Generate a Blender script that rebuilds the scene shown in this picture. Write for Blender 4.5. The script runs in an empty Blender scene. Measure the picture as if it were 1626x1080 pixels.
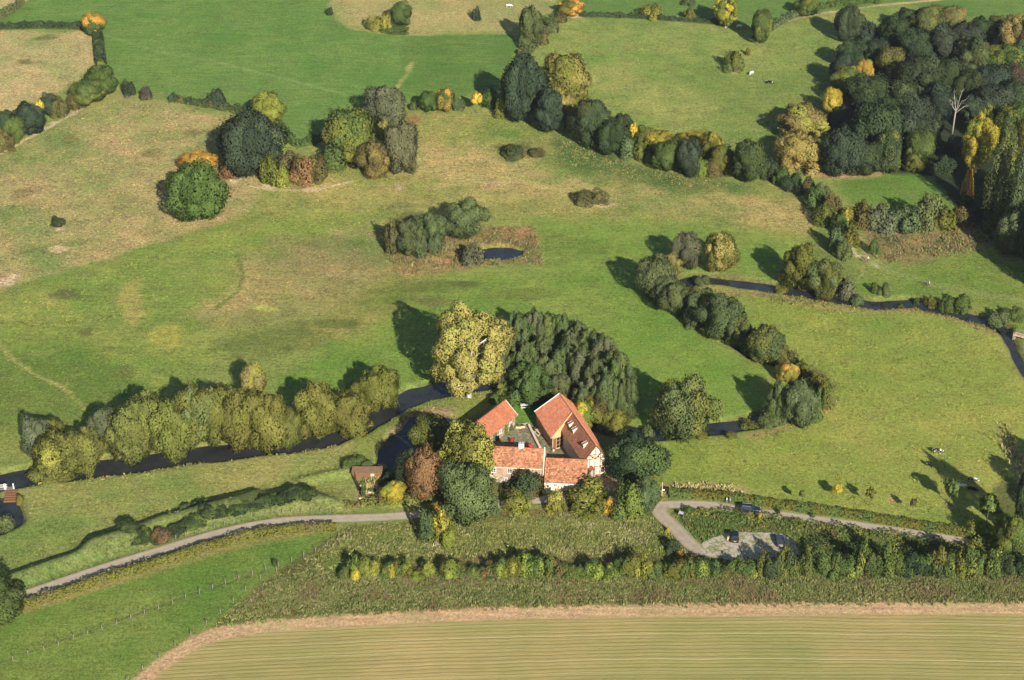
import bpy, bmesh, math, random
import numpy as np
from mathutils import Vector, Matrix
rnd = random.Random(7)
C = bpy.context.scene.collection
R = math.radians

# ------------------------------------------------------------------ camera
CAM_H, FOC, PITCH = 200.0, 60.0, R(28)
FPX = FOC / 36 * 1626
cam = bpy.data.objects.new('camera', bpy.data.cameras.new('camera')); C.objects.link(cam)
cam.location = (0, 0, CAM_H); cam.rotation_euler = (math.pi / 2 - PITCH, 0, 0)
cam.data.sensor_width = 36; cam.data.lens = FOC; cam.data.clip_start = 1; cam.data.clip_end = 9000
bpy.context.scene.camera = cam
SUN_AZ, SUN_EL = R(20), R(25.5)

# ------------------------------------------------------------------ numbers
def s2l(c):
    c = c / 255
    return c / 12.92 if c <= .04045 else ((c + .055) / 1.055) ** 2.4
def lin(c, k=1.0): return tuple(s2l(v) / k for v in c)
def hash2(ix, iy, seed):
    h = (ix.astype(np.int64) * 374761393 + iy.astype(np.int64) * 668265263 + seed * 1442695041) & 0xffffffff
    h = ((h ^ (h >> 13)) * 1274126177) & 0xffffffff
    h = h ^ (h >> 16)
    return (h & 0xffffff) / float(0xffffff)
def vnoise(x, y, seed=0):
    x0, y0 = np.floor(x), np.floor(y); fx, fy = x - x0, y - y0
    fx = fx * fx * (3 - 2 * fx); fy = fy * fy * (3 - 2 * fy)
    a, b = hash2(x0, y0, seed), hash2(x0 + 1, y0, seed); c, d = hash2(x0, y0 + 1, seed), hash2(x0 + 1, y0 + 1, seed)
    return (a * (1 - fx) + b * fx) * (1 - fy) + (c * (1 - fx) + d * fx) * fy
def fbm(x, y, seed=0, o=4):
    t = 0; a = .5; s = 0
    for k in range(o):
        t = t + a * vnoise(x * 2 ** k + 17.3 * k, y * 2 ** k + 9.1 * k, seed + k); s += a; a *= .55
    return t / s
def sstep(a, b, x):
    t = np.clip((x - a) / (b - a), 0, 1); return t * t * (3 - 2 * t)
def seg_dist(X, Y, pts):
    d = np.full(np.shape(X), 1e9)
    for (ax, ay), (bx, by) in zip(pts[:-1], pts[1:]):
        vx, vy = bx - ax, by - ay; L = vx * vx + vy * vy + 1e-9
        t = np.clip(((X - ax) * vx + (Y - ay) * vy) / L, 0, 1)
        d = np.minimum(d, np.hypot(X - ax - t * vx, Y - ay - t * vy))
    return d
def in_poly(X, Y, pts):
    r = np.zeros(np.shape(X), bool); n = len(pts)
    for i in range(n):
        (ax, ay), (bx, by) = pts[i], pts[(i + 1) % n]
        if ay == by: continue
        r ^= ((ay > Y) != (by > Y)) & (X < (bx - ax) * (Y - ay) / (by - ay) + ax)
    return r
def poly_sd(X, Y, pts):
    d = seg_dist(X, Y, list(pts) + [pts[0]]); return np.where(in_poly(X, Y, pts), -d, d)

# ------------------------------------------------------------------ terrain: a flat valley floor with a hillside rising behind it
def base_z(x, y):
    y0 = 415 + 65 * sstep(-120, 90, x)
    t = np.clip((y - y0) / 30, -8, 40)
    z = .055 * 30 * np.log1p(np.exp(t))
    return z - .055 * 30 * math.log1p(math.exp(-8)) * 0 + np.where(y > 900, (y - 900) * .02, 0)
def ray(px, py):
    x = (px - 813) / FPX; y = -(py - 540) / FPX
    return x, math.cos(PITCH) + y * math.sin(PITCH), -math.sin(PITCH) + y * math.cos(PITCH)
def at(px, py, z=None):
    dx, dy, dz = ray(px, py); zz = 0.0 if z is None else z
    for k in range(30 if z is None else 1):
        t = (zz - CAM_H) / dz; X, Y = dx * t, dy * t
        if z is None: zz = zz * .4 + .6 * float(base_z(np.float64(X), np.float64(Y)))
    return X, Y
def proj(X, Y, Z):
    f = Y * math.cos(PITCH) - (Z - CAM_H) * math.sin(PITCH); u = Y * math.sin(PITCH) + (Z - CAM_H) * math.cos(PITCH)
    return 813 + FPX * X / f, 540 - FPX * u / f, FPX / f
def W(pts): return [at(*p) for p in pts]

RIVERS = [  # centre line, half width
    (W([(-60, 772), (0, 763), (70, 750), (140, 742), (230, 731), (320, 719), (400, 709), (470, 701), (525, 692), (560, 678), (590, 660), (625, 640), (660, 625), (700, 615), (740, 608), (790, 604), (830, 604), (868, 615), (905, 645), (950, 670), (1000, 685)]), 3.0),
    (W([(950, 670), (1000, 685), (1050, 686), (1110, 680), (1160, 675), (1200, 668), (1245, 655), (1290, 632), (1300, 612), (1280, 592), (1245, 574), (1205, 560), (1180, 545), (1160, 515), (1120, 485), (1085, 462), (1082, 445), (1110, 440), (1170, 446), (1250, 458), (1330, 473), (1390, 482), (1450, 479), (1520, 495), (1570, 510), (1590, 517)]), 2.1),
    (W([(1570, 510), (1592, 519), (1606, 545), (1620, 575), (1660, 640)]), .5),
    (W([(-50, 800), (10, 795), (14, 825), (-40, 850)]), 2.2)]
MOAT = W([(598, 742), (603, 712), (616, 694), (640, 676), (652, 660), (690, 655), (720, 662), (700, 690), (668, 716), (652, 740), (636, 760), (612, 762)])
POND = W([(750, 401), (762, 392), (785, 388), (812, 389), (830, 395), (829, 403), (805, 409), (776, 410), (757, 408)])
RIDGES = [  # line, height, half width
    (W([(-40, 950), (40, 921), (90, 904), (137, 889), (175, 878), (205, 868)]), 2.3, 2.6),
    (W([(150, 874), (204, 856), (260, 834), (310, 822), (360, 812), (404, 794)]), 2.2, 2.7),
    (W([(330, 832), (400, 815), (450, 800), (485, 797), (515, 806)]), 2.6, 3.2),
    (W([(480, 765), (520, 755), (560, 748)]), .7, 1.6),
    (W([(620, 798), (690, 794)]), .4, 1.4)]
ROAD = W([(-60, 985), (0, 958), (30, 948), (74, 933), (130, 914), (185, 896), (241, 879), (296, 862), (352, 846), (407, 834), (463, 827), (540, 824), (600, 822), (655, 818), (720, 810), (800, 800), (880, 793), (960, 794), (1010, 799), (1050, 802), (1085, 801), (1130, 803), (1200, 813), (1300, 826), (1400, 840), (1480, 852), (1560, 863), (1640, 880), (1720, 900)])
WATER_Z = -.75
def full_z(x, y):
    z = base_z(x, y)
    rd = sstep(2.0, 4.6, seg_dist(x, y, ROAD))
    for pts, h, w in RIDGES:
        z = z + rd * h * np.exp(-(seg_dist(x, y, pts) / w) ** 2)
    m = (y < 470)
    z = z + np.where(m, 1, 0) * .12 * (fbm(x / 14, y / 14, 5, 3) - .5)
    for pts, hw in RIVERS:
        d = seg_dist(x, y, pts) + 1.1 * (vnoise(x / 4, y / 4, 9) - .5)
        z = z - min(1.5, .7 + hw * .5) * (1 - sstep(hw - .5, hw + 1.7, d))
    z = z - 1.3 * (1 - sstep(-1, 1.4, poly_sd(x, y, MOAT) + .9 * (vnoise(x / 3, y / 3, 4) - .5)))
    z = z - 1.3 * (1 - sstep(-.6, 1.4, poly_sd(x, y, POND)))
    return z
def gz(x, y): return float(full_z(np.array([x], float), np.array([y], float))[0])

# ------------------------------------------------------------------ materials
def new_mat(name):
    m = bpy.data.materials.new(name); m.use_nodes = True; nt = m.node_tree; nt.nodes.clear()
    return m, nt
class N:
    def __init__(s, nt): s.t = nt
    def n(s, typ, **kw):
        o = s.t.nodes.new(typ)
        for k, v in kw.items():
            if k.startswith('i_'):
                key = k[2:]; key = int(key) if key.isdigit() else key.replace('_', ' ')
                o.inputs[key].default_value = v
            else: setattr(o, k, v)
        return o
    def l(s, a, b): s.t.links.new(a, b)
    def math(s, op, a, b=None, c=None, clamp=False):
        o = s.n('ShaderNodeMath', operation=op, use_clamp=clamp)
        for i, v in enumerate((a, b, c)):
            if v is None: continue
            if isinstance(v, (int, float)): o.inputs[i].default_value = v
            else: s.l(v, o.inputs[i])
        return o.outputs[0]
    def mix(s, f, a, b, typ='MIX'):
        o = s.n('ShaderNodeMix', data_type='RGBA', blend_type=typ)
        for i, v in ((0, f), (6, a), (7, b)):
            if isinstance(v, (int, float)): o.inputs[i].default_value = v
            elif isinstance(v, (tuple, list)): o.inputs[i].default_value = (*v[:3], 1)
            else: s.l(v, o.inputs[i])
        return o.outputs[2]
    def noise(s, vec, scale, detail=3, rough=.6, dist=0):
        o = s.n('ShaderNodeTexNoise'); o.inputs['Scale'].default_value = scale; o.inputs['Detail'].default_value = detail
        o.inputs['Roughness'].default_value = rough; o.inputs['Distortion'].default_value = dist
        if vec is not None: s.l(vec, o.inputs['Vector'])
        return o.outputs['Fac']
    def rng(s, v, a, b, c, d, clamp=True):
        o = s.n('ShaderNodeMapRange', clamp=clamp); s.l(v, o.inputs[0])
        for i, q in enumerate((a, b, c, d)):
            if isinstance(q, (int, float)): o.inputs[i + 1].default_value = q
            else: s.l(q, o.inputs[i + 1])
        return o.outputs[0]
    def bump(s, h, st, dist):
        o = s.n('ShaderNodeBump'); o.inputs['Strength'].default_value = st; o.inputs['Distance'].default_value = dist
        s.l(h, o.inputs['Height']); return o.outputs[0]
    def scale(s, col, f):
        o = s.n('ShaderNodeVectorMath', operation='SCALE'); s.l(col, o.inputs[0])
        if isinstance(f, (int, float)): o.inputs[3].default_value = f
        else: s.l(f, o.inputs[3])
        return o.outputs[0]
    def out(s, col, rough=.8, spec=.25, normal=None, metallic=0, **kw):
        p = s.n('ShaderNodeBsdfPrincipled'); p.inputs['Roughness'].default_value = rough; p.inputs['Specular IOR Level'].default_value = spec
        p.inputs['Metallic'].default_value = metallic
        if isinstance(col, (tuple, list)): p.inputs['Base Color'].default_value = (*col[:3], 1)
        else: s.l(col, p.inputs['Base Color'])
        if normal is not None: s.l(normal, p.inputs['Normal'])
        for k, v in kw.items(): p.inputs[k.replace('_', ' ')].default_value = v
        o = s.n('ShaderNodeOutputMaterial'); s.l(p.outputs[0], o.inputs[0]); return p

def mat_simple(name, col, rough=.7, var=.18, scale=6, bump=.0, metallic=0, spec=.3, **kw):
    m, nt = new_mat(name); k = N(nt)
    tc = k.n('ShaderNodeTexCoord').outputs['Object']
    f = k.rng(k.noise(tc, scale, 4), .3, .7, 1 - var, 1 + var)
    rgb = k.n('ShaderNodeRGB'); rgb.outputs[0].default_value = (*col, 1)
    nrm = k.bump(k.noise(tc, scale * 3, 3), bump, .03) if bump else None
    k.out(k.scale(rgb.outputs[0], f), rough, spec, nrm, metallic, **kw)
    return m

# the ground: albedo per vertex (which field is what), broken up by world-space noise
def mat_ground():
    m, nt = new_mat('field_ground'); k = N(nt)
    pos = k.n('ShaderNodeNewGeometry').outputs['Position']
    col = k.n('ShaderNodeAttribute', attribute_name='col').outputs['Color']
    msk = k.n('ShaderNodeSeparateColor'); k.l(k.n('ShaderNodeAttribute', attribute_name='msk').outputs['Color'], msk.inputs[0])
    rough, rows, streak = msk.outputs
    rowd = k.n('ShaderNodeAttribute', attribute_name='rowd').outputs['Fac']
    n1 = k.noise(pos, .22, 6, .68); n2 = k.noise(pos, 1.1, 5, .75); n3 = k.noise(pos, 2.6, 4, .85); n4 = k.noise(pos, .06, 4, .6)
    # a stretched noise for mowing and wind streaks
    mp = k.n('ShaderNodeMapping'); k.l(pos, mp.inputs[0]); mp.inputs['Rotation'].default_value = (0, 0, R(12)); mp.inputs['Scale'].default_value = (.12, .9, 1)
    ns = k.noise(mp.outputs[0], 1, 4, .65)
    amp = k.rng(rough, 0, 1, .45, 1.0)
    f = k.math('ADD', 1, k.math('MULTIPLY', k.math('SUBTRACT', n1, .5), k.math('MULTIPLY', amp, 1.3)))
    f = k.math('ADD', f, k.math('MULTIPLY', k.math('SUBTRACT', n2, .5), k.math('MULTIPLY', amp, 2.4)))
    f = k.math('ADD', f, k.math('MULTIPLY', k.math('SUBTRACT', n3, .5), k.math('MULTIPLY', amp, 3.8)))
    f = k.math('ADD', f, k.math('MULTIPLY', k.math('SUBTRACT', ns, .5), k.math('MULTIPLY', streak, 1.3)))
    f = k.math('MAXIMUM', f, .25)
    c = k.scale(col, f)
    dry = k.mix(1, col, (1.2, 1.08, 1.12), 'MULTIPLY')
    c = k.mix(k.math('MULTIPLY', k.rng(k.math('ADD', n4, k.math('MULTIPLY', k.math('SUBTRACT', n2, .5), 1.2)), .45, .62, 0, .6), k.math('SUBTRACT', 1, rows)), c, k.scale(dry, f))
    lush = k.mix(1, col, (.72, .9, .72), 'MULTIPLY')
    c = k.mix(k.math('MULTIPLY', k.rng(k.math('ADD', n1, k.math('MULTIPLY', k.math('SUBTRACT', n4, .5), -1.2)), .5, .7, 0, .6), k.math('SUBTRACT', 1, rows)), c, k.scale(lush, f))
    # stubble rows: fine drills, and wheel lines every few metres
    wob = k.math('MULTIPLY', k.math('SUBTRACT', k.noise(pos, .05, 2), .5), 1.2)
    d = k.math('ADD', rowd, wob)
    fine = k.math('SINE', k.math('MULTIPLY', d, 6.2832 / .95))
    cv = k.n('ShaderNodeCombineXYZ'); sx = k.n('ShaderNodeSeparateXYZ'); k.l(pos, sx.inputs[0]); k.l(k.math('MULTIPLY', sx.outputs[0], .012), cv.inputs[0]); k.l(k.math('MULTIPLY', d, 1.15), cv.inputs[1]); mid = k.math('MULTIPLY', k.math('SUBTRACT', k.noise(cv.outputs[0], 1, 3, .7), .5), 5)
    fine = k.math('MULTIPLY', k.math('SUBTRACT', k.math('POWER', k.math('ABSOLUTE', k.math('SINE', k.math('MULTIPLY', d, 3.14159 / 1.06))), .45), .8), 1.7)
    tram = k.math('ABSOLUTE', k.math('SINE', k.math('MULTIPLY', d, 3.14159 / 3.7)))
    tramm = k.rng(tram, 0, .13, 1, 0)
    stretch = k.n('ShaderNodeMapping'); k.l(pos, stretch.inputs[0]); stretch.inputs['Scale'].default_value = (.25, 2.2, 1)
    nst = k.noise(stretch.outputs[0], 1, 4, .7)
    rf = k.math('ADD', .98, k.math('MULTIPLY', fine, k.math('MULTIPLY', nst, .42)))
    rf = k.math('ADD', rf, k.math('MULTIPLY', mid, .1))
    rf = k.math('ADD', rf, k.math('MULTIPLY', k.math('SUBTRACT', nst, .5), .5))
    rcol = k.mix(k.math('MULTIPLY', tramm, k.rng(k.noise(cv.outputs[0], .35, 2), .35, .6, .1, .9)), k.scale(col, rf), lin((216, 202, 150), 1.2))
    c = k.mix(rows, c, rcol)
    h = k.math('ADD', k.math('MULTIPLY', n2, .6), n3)
    h = k.math('MULTIPLY', h, k.math('ADD', .25, k.math('MULTIPLY', rough, .75)))
    h2 = k.math('ADD', h, k.math('MULTIPLY', k.math('MULTIPLY', fine, rows), .12))
    k.out(c, .9, .12, k.bump(h2, .75, .28))
    return m

def mat_road(name, col, var):
    m, nt = new_mat(name); k = N(nt); pos = k.n('ShaderNodeNewGeometry').outputs['Position']
    rgb = k.n('ShaderNodeRGB'); rgb.outputs[0].default_value = (*col, 1)
    uv = k.n('ShaderNodeSeparateXYZ'); k.l(k.n('ShaderNodeTexCoord').outputs['UV'], uv.inputs[0])
    edge = k.rng(k.math('ADD', k.math('ABSOLUTE', k.math('SUBTRACT', uv.outputs[0], .5)), k.math('MULTIPLY', k.math('SUBTRACT', k.noise(pos, .8, 4), .5), .2)), .36, .5, 0, 1)
    rut = k.rng(k.math('ABSOLUTE', k.math('SUBTRACT', k.math('ABSOLUTE', k.math('SUBTRACT', uv.outputs[0], .5)), .22)), 0, .12, 1.08, .95)
    f = k.math('MULTIPLY', k.rng(k.noise(pos, .5, 6, .7), .3, .7, 1 - var, 1 + var), rut)
    f = k.math('MULTIPLY', f, k.rng(k.noise(pos, 5, 3), .3, .7, .9, 1.1))
    c = k.mix(k.math('MULTIPLY', edge, .55), k.scale(rgb.outputs[0], f), lin((120, 122, 70), 1.2))
    k.out(c, .85, .2, k.bump(k.noise(pos, 6, 3), .3, .02)); return m

def mat_gravel():
    m, nt = new_mat('pale_gravel'); k = N(nt); pos = k.n('ShaderNodeNewGeometry').outputs['Position']
    g = k.noise(pos, .45, 6, .75); g2 = k.noise(pos, 2.2, 4, .7)
    c = k.mix(k.rng(k.math('ADD', g, k.math('MULTIPLY', k.math('SUBTRACT', g2, .5), .7)), .44, .6, 0, 1), lin((196, 184, 164), 1.25), lin((136, 134, 84), 1.25))  # gravel tone lowered to stand for the hedge's shade
    k.out(k.scale(c, k.rng(k.noise(pos, 4, 3), .3, .7, .8, 1.2)), .9, .2, k.bump(g2, .4, .05)); return m

def mat_water(name, col):
    m, nt = new_mat(name); k = N(nt); pos = k.n('ShaderNodeNewGeometry').outputs['Position']
    mp = k.n('ShaderNodeMapping'); k.l(pos, mp.inputs[0]); mp.inputs['Scale'].default_value = (.6, 1.3, 1)
    n = k.noise(mp.outputs[0], 1.2, 4, .6)
    rgb = k.n('ShaderNodeRGB'); rgb.outputs[0].default_value = (*col, 1)
    k.out(k.scale(rgb.outputs[0], k.rng(k.noise(pos, .25, 4), .3, .7, .6, 1.4)), .07, .5, k.bump(n, .25, .05), IOR=1.33); return m

def mat_foliage():
    m, nt = new_mat('foliage'); k = N(nt)
    oi = k.n('ShaderNodeObjectInfo'); rv = k.n('ShaderNodeAttribute', attribute_name='rv')
    sp = k.n('ShaderNodeSeparateColor'); k.l(rv.outputs['Color'], sp.inputs[0])   # leaf random, lobe random, height
    tint = k.n('ShaderNodeAttribute', attribute_name='tint', attribute_type='OBJECT').outputs['Color']
    ta = k.n('ShaderNodeAttribute', attribute_name='tint_amount', attribute_type='OBJECT').outputs['Fac']
    tt = k.n('ShaderNodeAttribute', attribute_name='tint_top', attribute_type='OBJECT').outputs['Fac']
    leaf, lobe, hh = sp.outputs
    f = k.rng(leaf, 0, 1, .8, 1.2); f = k.math('MULTIPLY', f, k.rng(lobe, 0, 1, .78, 1.2))
    lm = k.math('ADD', k.math('MULTIPLY', lobe, .7), k.math('MULTIPLY', leaf, .3))
    fac = k.rng(lm, k.math('SUBTRACT', .95, ta), k.math('SUBTRACT', 1.1, ta), 0, 1)
    top = k.math('MULTIPLY', k.rng(k.math('ADD', hh, k.math('MULTIPLY', k.math('SUBTRACT', lm, .5), .5)), .6, .8, 0, 1), tt)
    fac = k.math('MAXIMUM', k.math('MULTIPLY', fac, k.math('GREATER_THAN', ta, .001)), top)
    c = k.mix(fac, oi.outputs['Color'], tint)
    warm = k.mix(1, c, (1.08, 1.0, .9), 'MULTIPLY')
    c = k.mix(k.math('MULTIPLY', k.rng(leaf, .5, 1, 0, 1), .6), c, warm)
    c = k.scale(c, f)
    d = k.n('ShaderNodeBsdfDiffuse'); k.l(c, d.inputs[0])
    t = k.n('ShaderNodeBsdfTranslucent'); k.l(k.mix(1, c, (1.1, 1.15, .6), 'MULTIPLY'), t.inputs[0])
    a = k.n('ShaderNodeMixShader'); a.inputs[0].default_value = .22; k.l(d.outputs[0], a.inputs[1]); k.l(t.outputs[0], a.inputs[2])
    b = a
    o = k.n('ShaderNodeOutputMaterial'); k.l(b.outputs[0], o.inputs[0]); return m

def mat_cover():
    m, nt = new_mat('rough_cover'); k = N(nt)
    c = k.n('ShaderNodeAttribute', attribute_name='col').outputs['Color']
    d = k.n('ShaderNodeBsdfDiffuse'); k.l(c, d.inputs[0]); t = k.n('ShaderNodeBsdfTranslucent'); k.l(c, t.inputs[0])
    a = k.n('ShaderNodeMixShader'); a.inputs[0].default_value = .2; k.l(d.outputs[0], a.inputs[1]); k.l(t.outputs[0], a.inputs[2])
    o = k.n('ShaderNodeOutputMaterial'); k.l(a.outputs[0], o.inputs[0]); return m

def mat_brick(name, c1, c2, mortar, bw, bh, var=.2, mort=.012, bump=.4, patch=.2):
    m, nt = new_mat(name); k = N(nt); uv = k.n('ShaderNodeTexCoord').outputs['UV']; pos = k.n('ShaderNodeNewGeometry').outputs['Position']
    b = k.n('ShaderNodeTexBrick'); k.l(uv, b.inputs[0])
    for i, v in (('Color1', c1), ('Color2', c2), ('Mortar', mortar)): b.inputs[i].default_value = (*v, 1)
    b.inputs['Scale'].default_value = 1; b.inputs['Brick Width'].default_value = bw; b.inputs['Row Height'].default_value = bh; b.inputs['Mortar Size'].default_value = mort; b.inputs['Bias'].default_value = -.1
    wn = k.n('ShaderNodeTexVoronoi'); wn.inputs['Scale'].default_value = 2.4; k.l(pos, wn.inputs['Vector'])
    sv = k.n('ShaderNodeSeparateColor'); k.l(wn.outputs['Color'], sv.inputs[0])
    f = k.math('MULTIPLY', k.rng(k.noise(pos, .7, 5, .7), .3, .7, 1 - patch, 1 + patch), k.rng(sv.outputs[0], 0, 1, 1 - var, 1 + var))
    k.out(k.scale(b.outputs['Color'], f), .85, .2, k.bump(b.outputs['Fac'], -bump, .03)); return m

def mat_cow():
    m, nt = new_mat('cow_hide'); k = N(nt); tc = k.n('ShaderNodeTexCoord').outputs['Object']
    oi = k.n('ShaderNodeObjectInfo'); add = k.n('ShaderNodeVectorMath', operation='ADD'); k.l(tc, add.inputs[0]); 
    cx = k.n('ShaderNodeCombineXYZ'); k.l(k.math('MULTIPLY', oi.outputs['Random'], 37), cx.inputs[0]); k.l(cx.outputs[0], add.inputs[1])
    n = k.noise(add.outputs[0], 1.9, 1, .4)
    sc = k.n('ShaderNodeSeparateColor'); k.l(oi.outputs['Color'], sc.inputs[0])
    c = k.mix(k.math('LESS_THAN', n, sc.outputs[0]), (.012, .011, .011), (.72, .68, .6)); k.out(c, .7, .2); return m
def mat_glass(name='window_glass'):
    m, nt = new_mat(name); k = N(nt); k.out((.02, .028, .035), .08, .6); return m

KF = 1.2
M = dict(ground=mat_ground(), road=mat_road('worn_asphalt', lin((186, 170, 148), 1.25), .14), lane=mat_road('pale_lane', lin((184, 168, 144), 1.35), .16),
         gravel=mat_gravel(), water=mat_water('dark_water', (.026, .028, .028)), moat=mat_water('moat_water', (.018, .024, .032)), leaf=mat_foliage(), cover=mat_cover(),
         bark=mat_simple('bark', (.13, .1, .075), .9, .3, 3, .5), pale_bark=mat_simple('pale_bark', (.5, .46, .38), .85, .35, 4, .3), dead=mat_simple('dead_wood', (.27, .25, .21), .85, .25, 3, .3),
         tile=mat_brick('orange_tiles', lin((228, 150, 108), 1.75), lin((210, 126, 88), 1.75), lin((156, 92, 66), 1.75), .3, .34, .2, .02, .4, .12),
         tile_bright=mat_brick('bright_orange_tiles', lin((226, 150, 112), .86), lin((212, 130, 95), .86), lin((172, 102, 76), .86), .3, .34, .16, .02, .4, .12),  # barn tiles: much the same orange, brighter than the other roofs
         tile_old=mat_brick('mottled_tiles', lin((220, 158, 116), 1.75), lin((194, 124, 88), 1.75), lin((148, 98, 72), 1.75), .34, .38, .42, .03, .5, .22),
         tile_brown=mat_brick('brown_tiles', lin((172, 118, 86), .85), lin((148, 98, 70), .85), lin((104, 70, 52), .85), .26, .3, .18, .02, .4, .12),
         brick=mat_brick('old_brick', lin((186, 150, 124), 1.3), lin((158, 112, 90), 1.3), lin((190, 176, 155), 1.3), .24, .08, .2, .012, .2, .2),
         stone=mat_brick('rubble_stone', lin((196, 182, 152), 1.3), lin((140, 126, 100), 1.3), lin((92, 84, 68), 1.3), .5, .3, .3, .03, .5, .3),
         paving=mat_brick('courtyard_cobbles', lin((168, 156, 128), 1.3), lin((126, 118, 94), 1.3), lin((96, 100, 62), 1.3), .42, .34, .3, .03, .3, .25),
         plaster=mat_simple('lime_plaster', lin((236, 216, 188), 1.3), .9, .12, 2, .1), timber=mat_simple('oak_timber', lin((128, 92, 62), 1.3), .8, .2, 8, .2),
         larch=mat_simple('tan_cladding', lin((232, 182, 128), 1.3), .8, .1, 4, .1), white=mat_simple('white_paint', (.72, .7, .66), .6, .08, 5), zinc=mat_simple('zinc_grey', (.3, .31, .33), .5, .15, 5),
         glass=mat_glass(), fence_wood=mat_simple('weathered_post', (.2, .17, .13), .9, .25, 9, .2), pale_wood=mat_simple('pale_wood', lin((226, 196, 160), 1.3), .8, .12, 6, .1), cow=mat_cow(),
         skin=mat_simple('skin', (.45, .28, .2), .6, .05, 5), rust=mat_simple('rusty_steel', lin((150, 118, 88), 1.6), .9, .25, 2, .2), soil=mat_simple('garden_soil', lin((150, 122, 96), 1.2), .95, .3, 3, .5),
         tyre=mat_simple('tyre_rubber', (.015, .015, .016), .85, .1, 8), rim=mat_simple('alloy_rim', (.5, .5, .52), .35, .05, 8, 0, .8), chrome=mat_simple('lamp_glass', (.75, .75, .75), .2, .03, 8), red=mat_simple('red_lens', (.35, .02, .015), .3, .05, 8),
         sand=mat_simple('bare_sand', lin((226, 196, 150), 1.2), .95, .15, 1.2, .2))

# ------------------------------------------------------------------ object helpers
def link(o, parent=None):
    C.objects.link(o)
    if parent is not None: o.parent = parent
    return o
def tag(o, label=None, cat=None, group=None, kind=None):
    if label: o['label'] = label
    if cat: o['category'] = cat
    if group: o['group'] = group
    if kind: o['kind'] = kind
    return o
def empty(name, loc, rz=0, **kw):
    o = bpy.data.objects.new(name, None); o.location = loc; o.rotation_euler = (0, 0, rz); o.empty_display_size = .5
    link(o); return tag(o, **kw)
def np_mesh(name, V, F, mat=None, smooth=False):
    me = bpy.data.meshes.new(name); V = np.asarray(V, np.float32); F = np.asarray(F, np.int32); k = F.shape[1]
    me.vertices.add(len(V)); me.vertices.foreach_set('co', V.ravel())
    me.loops.add(F.size); me.loops.foreach_set('vertex_index', F.ravel())
    me.polygons.add(len(F)); me.polygons.foreach_set('loop_start', np.arange(0, F.size, k, dtype=np.int32)); me.polygons.foreach_set('loop_total', np.full(len(F), k, np.int32))
    if smooth: me.polygons.foreach_set('use_smooth', np.ones(len(F), bool))
    me.update(calc_edges=True)
    if mat: me.materials.append(mat)
    return me
def attr(me, name, arr):
    arr = np.asarray(arr, np.float32)
    if arr.ndim == 1:
        a = me.attributes.new(name, 'FLOAT', 'POINT'); a.data.foreach_set('value', arr)
    else:
        a = me.attributes.new(name, 'FLOAT_COLOR', 'POINT')
        if arr.shape[1] == 3: arr = np.concatenate([arr, np.ones((len(arr), 1), np.float32)], 1)
        a.data.foreach_set('color', arr.ravel())
def ob(name, me, parent=None, loc=None, rz=0):
    o = bpy.data.objects.new(name, me); link(o, parent)
    if loc is not None: o.location = loc
    o.rotation_euler = (0, 0, rz); return o
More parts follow.
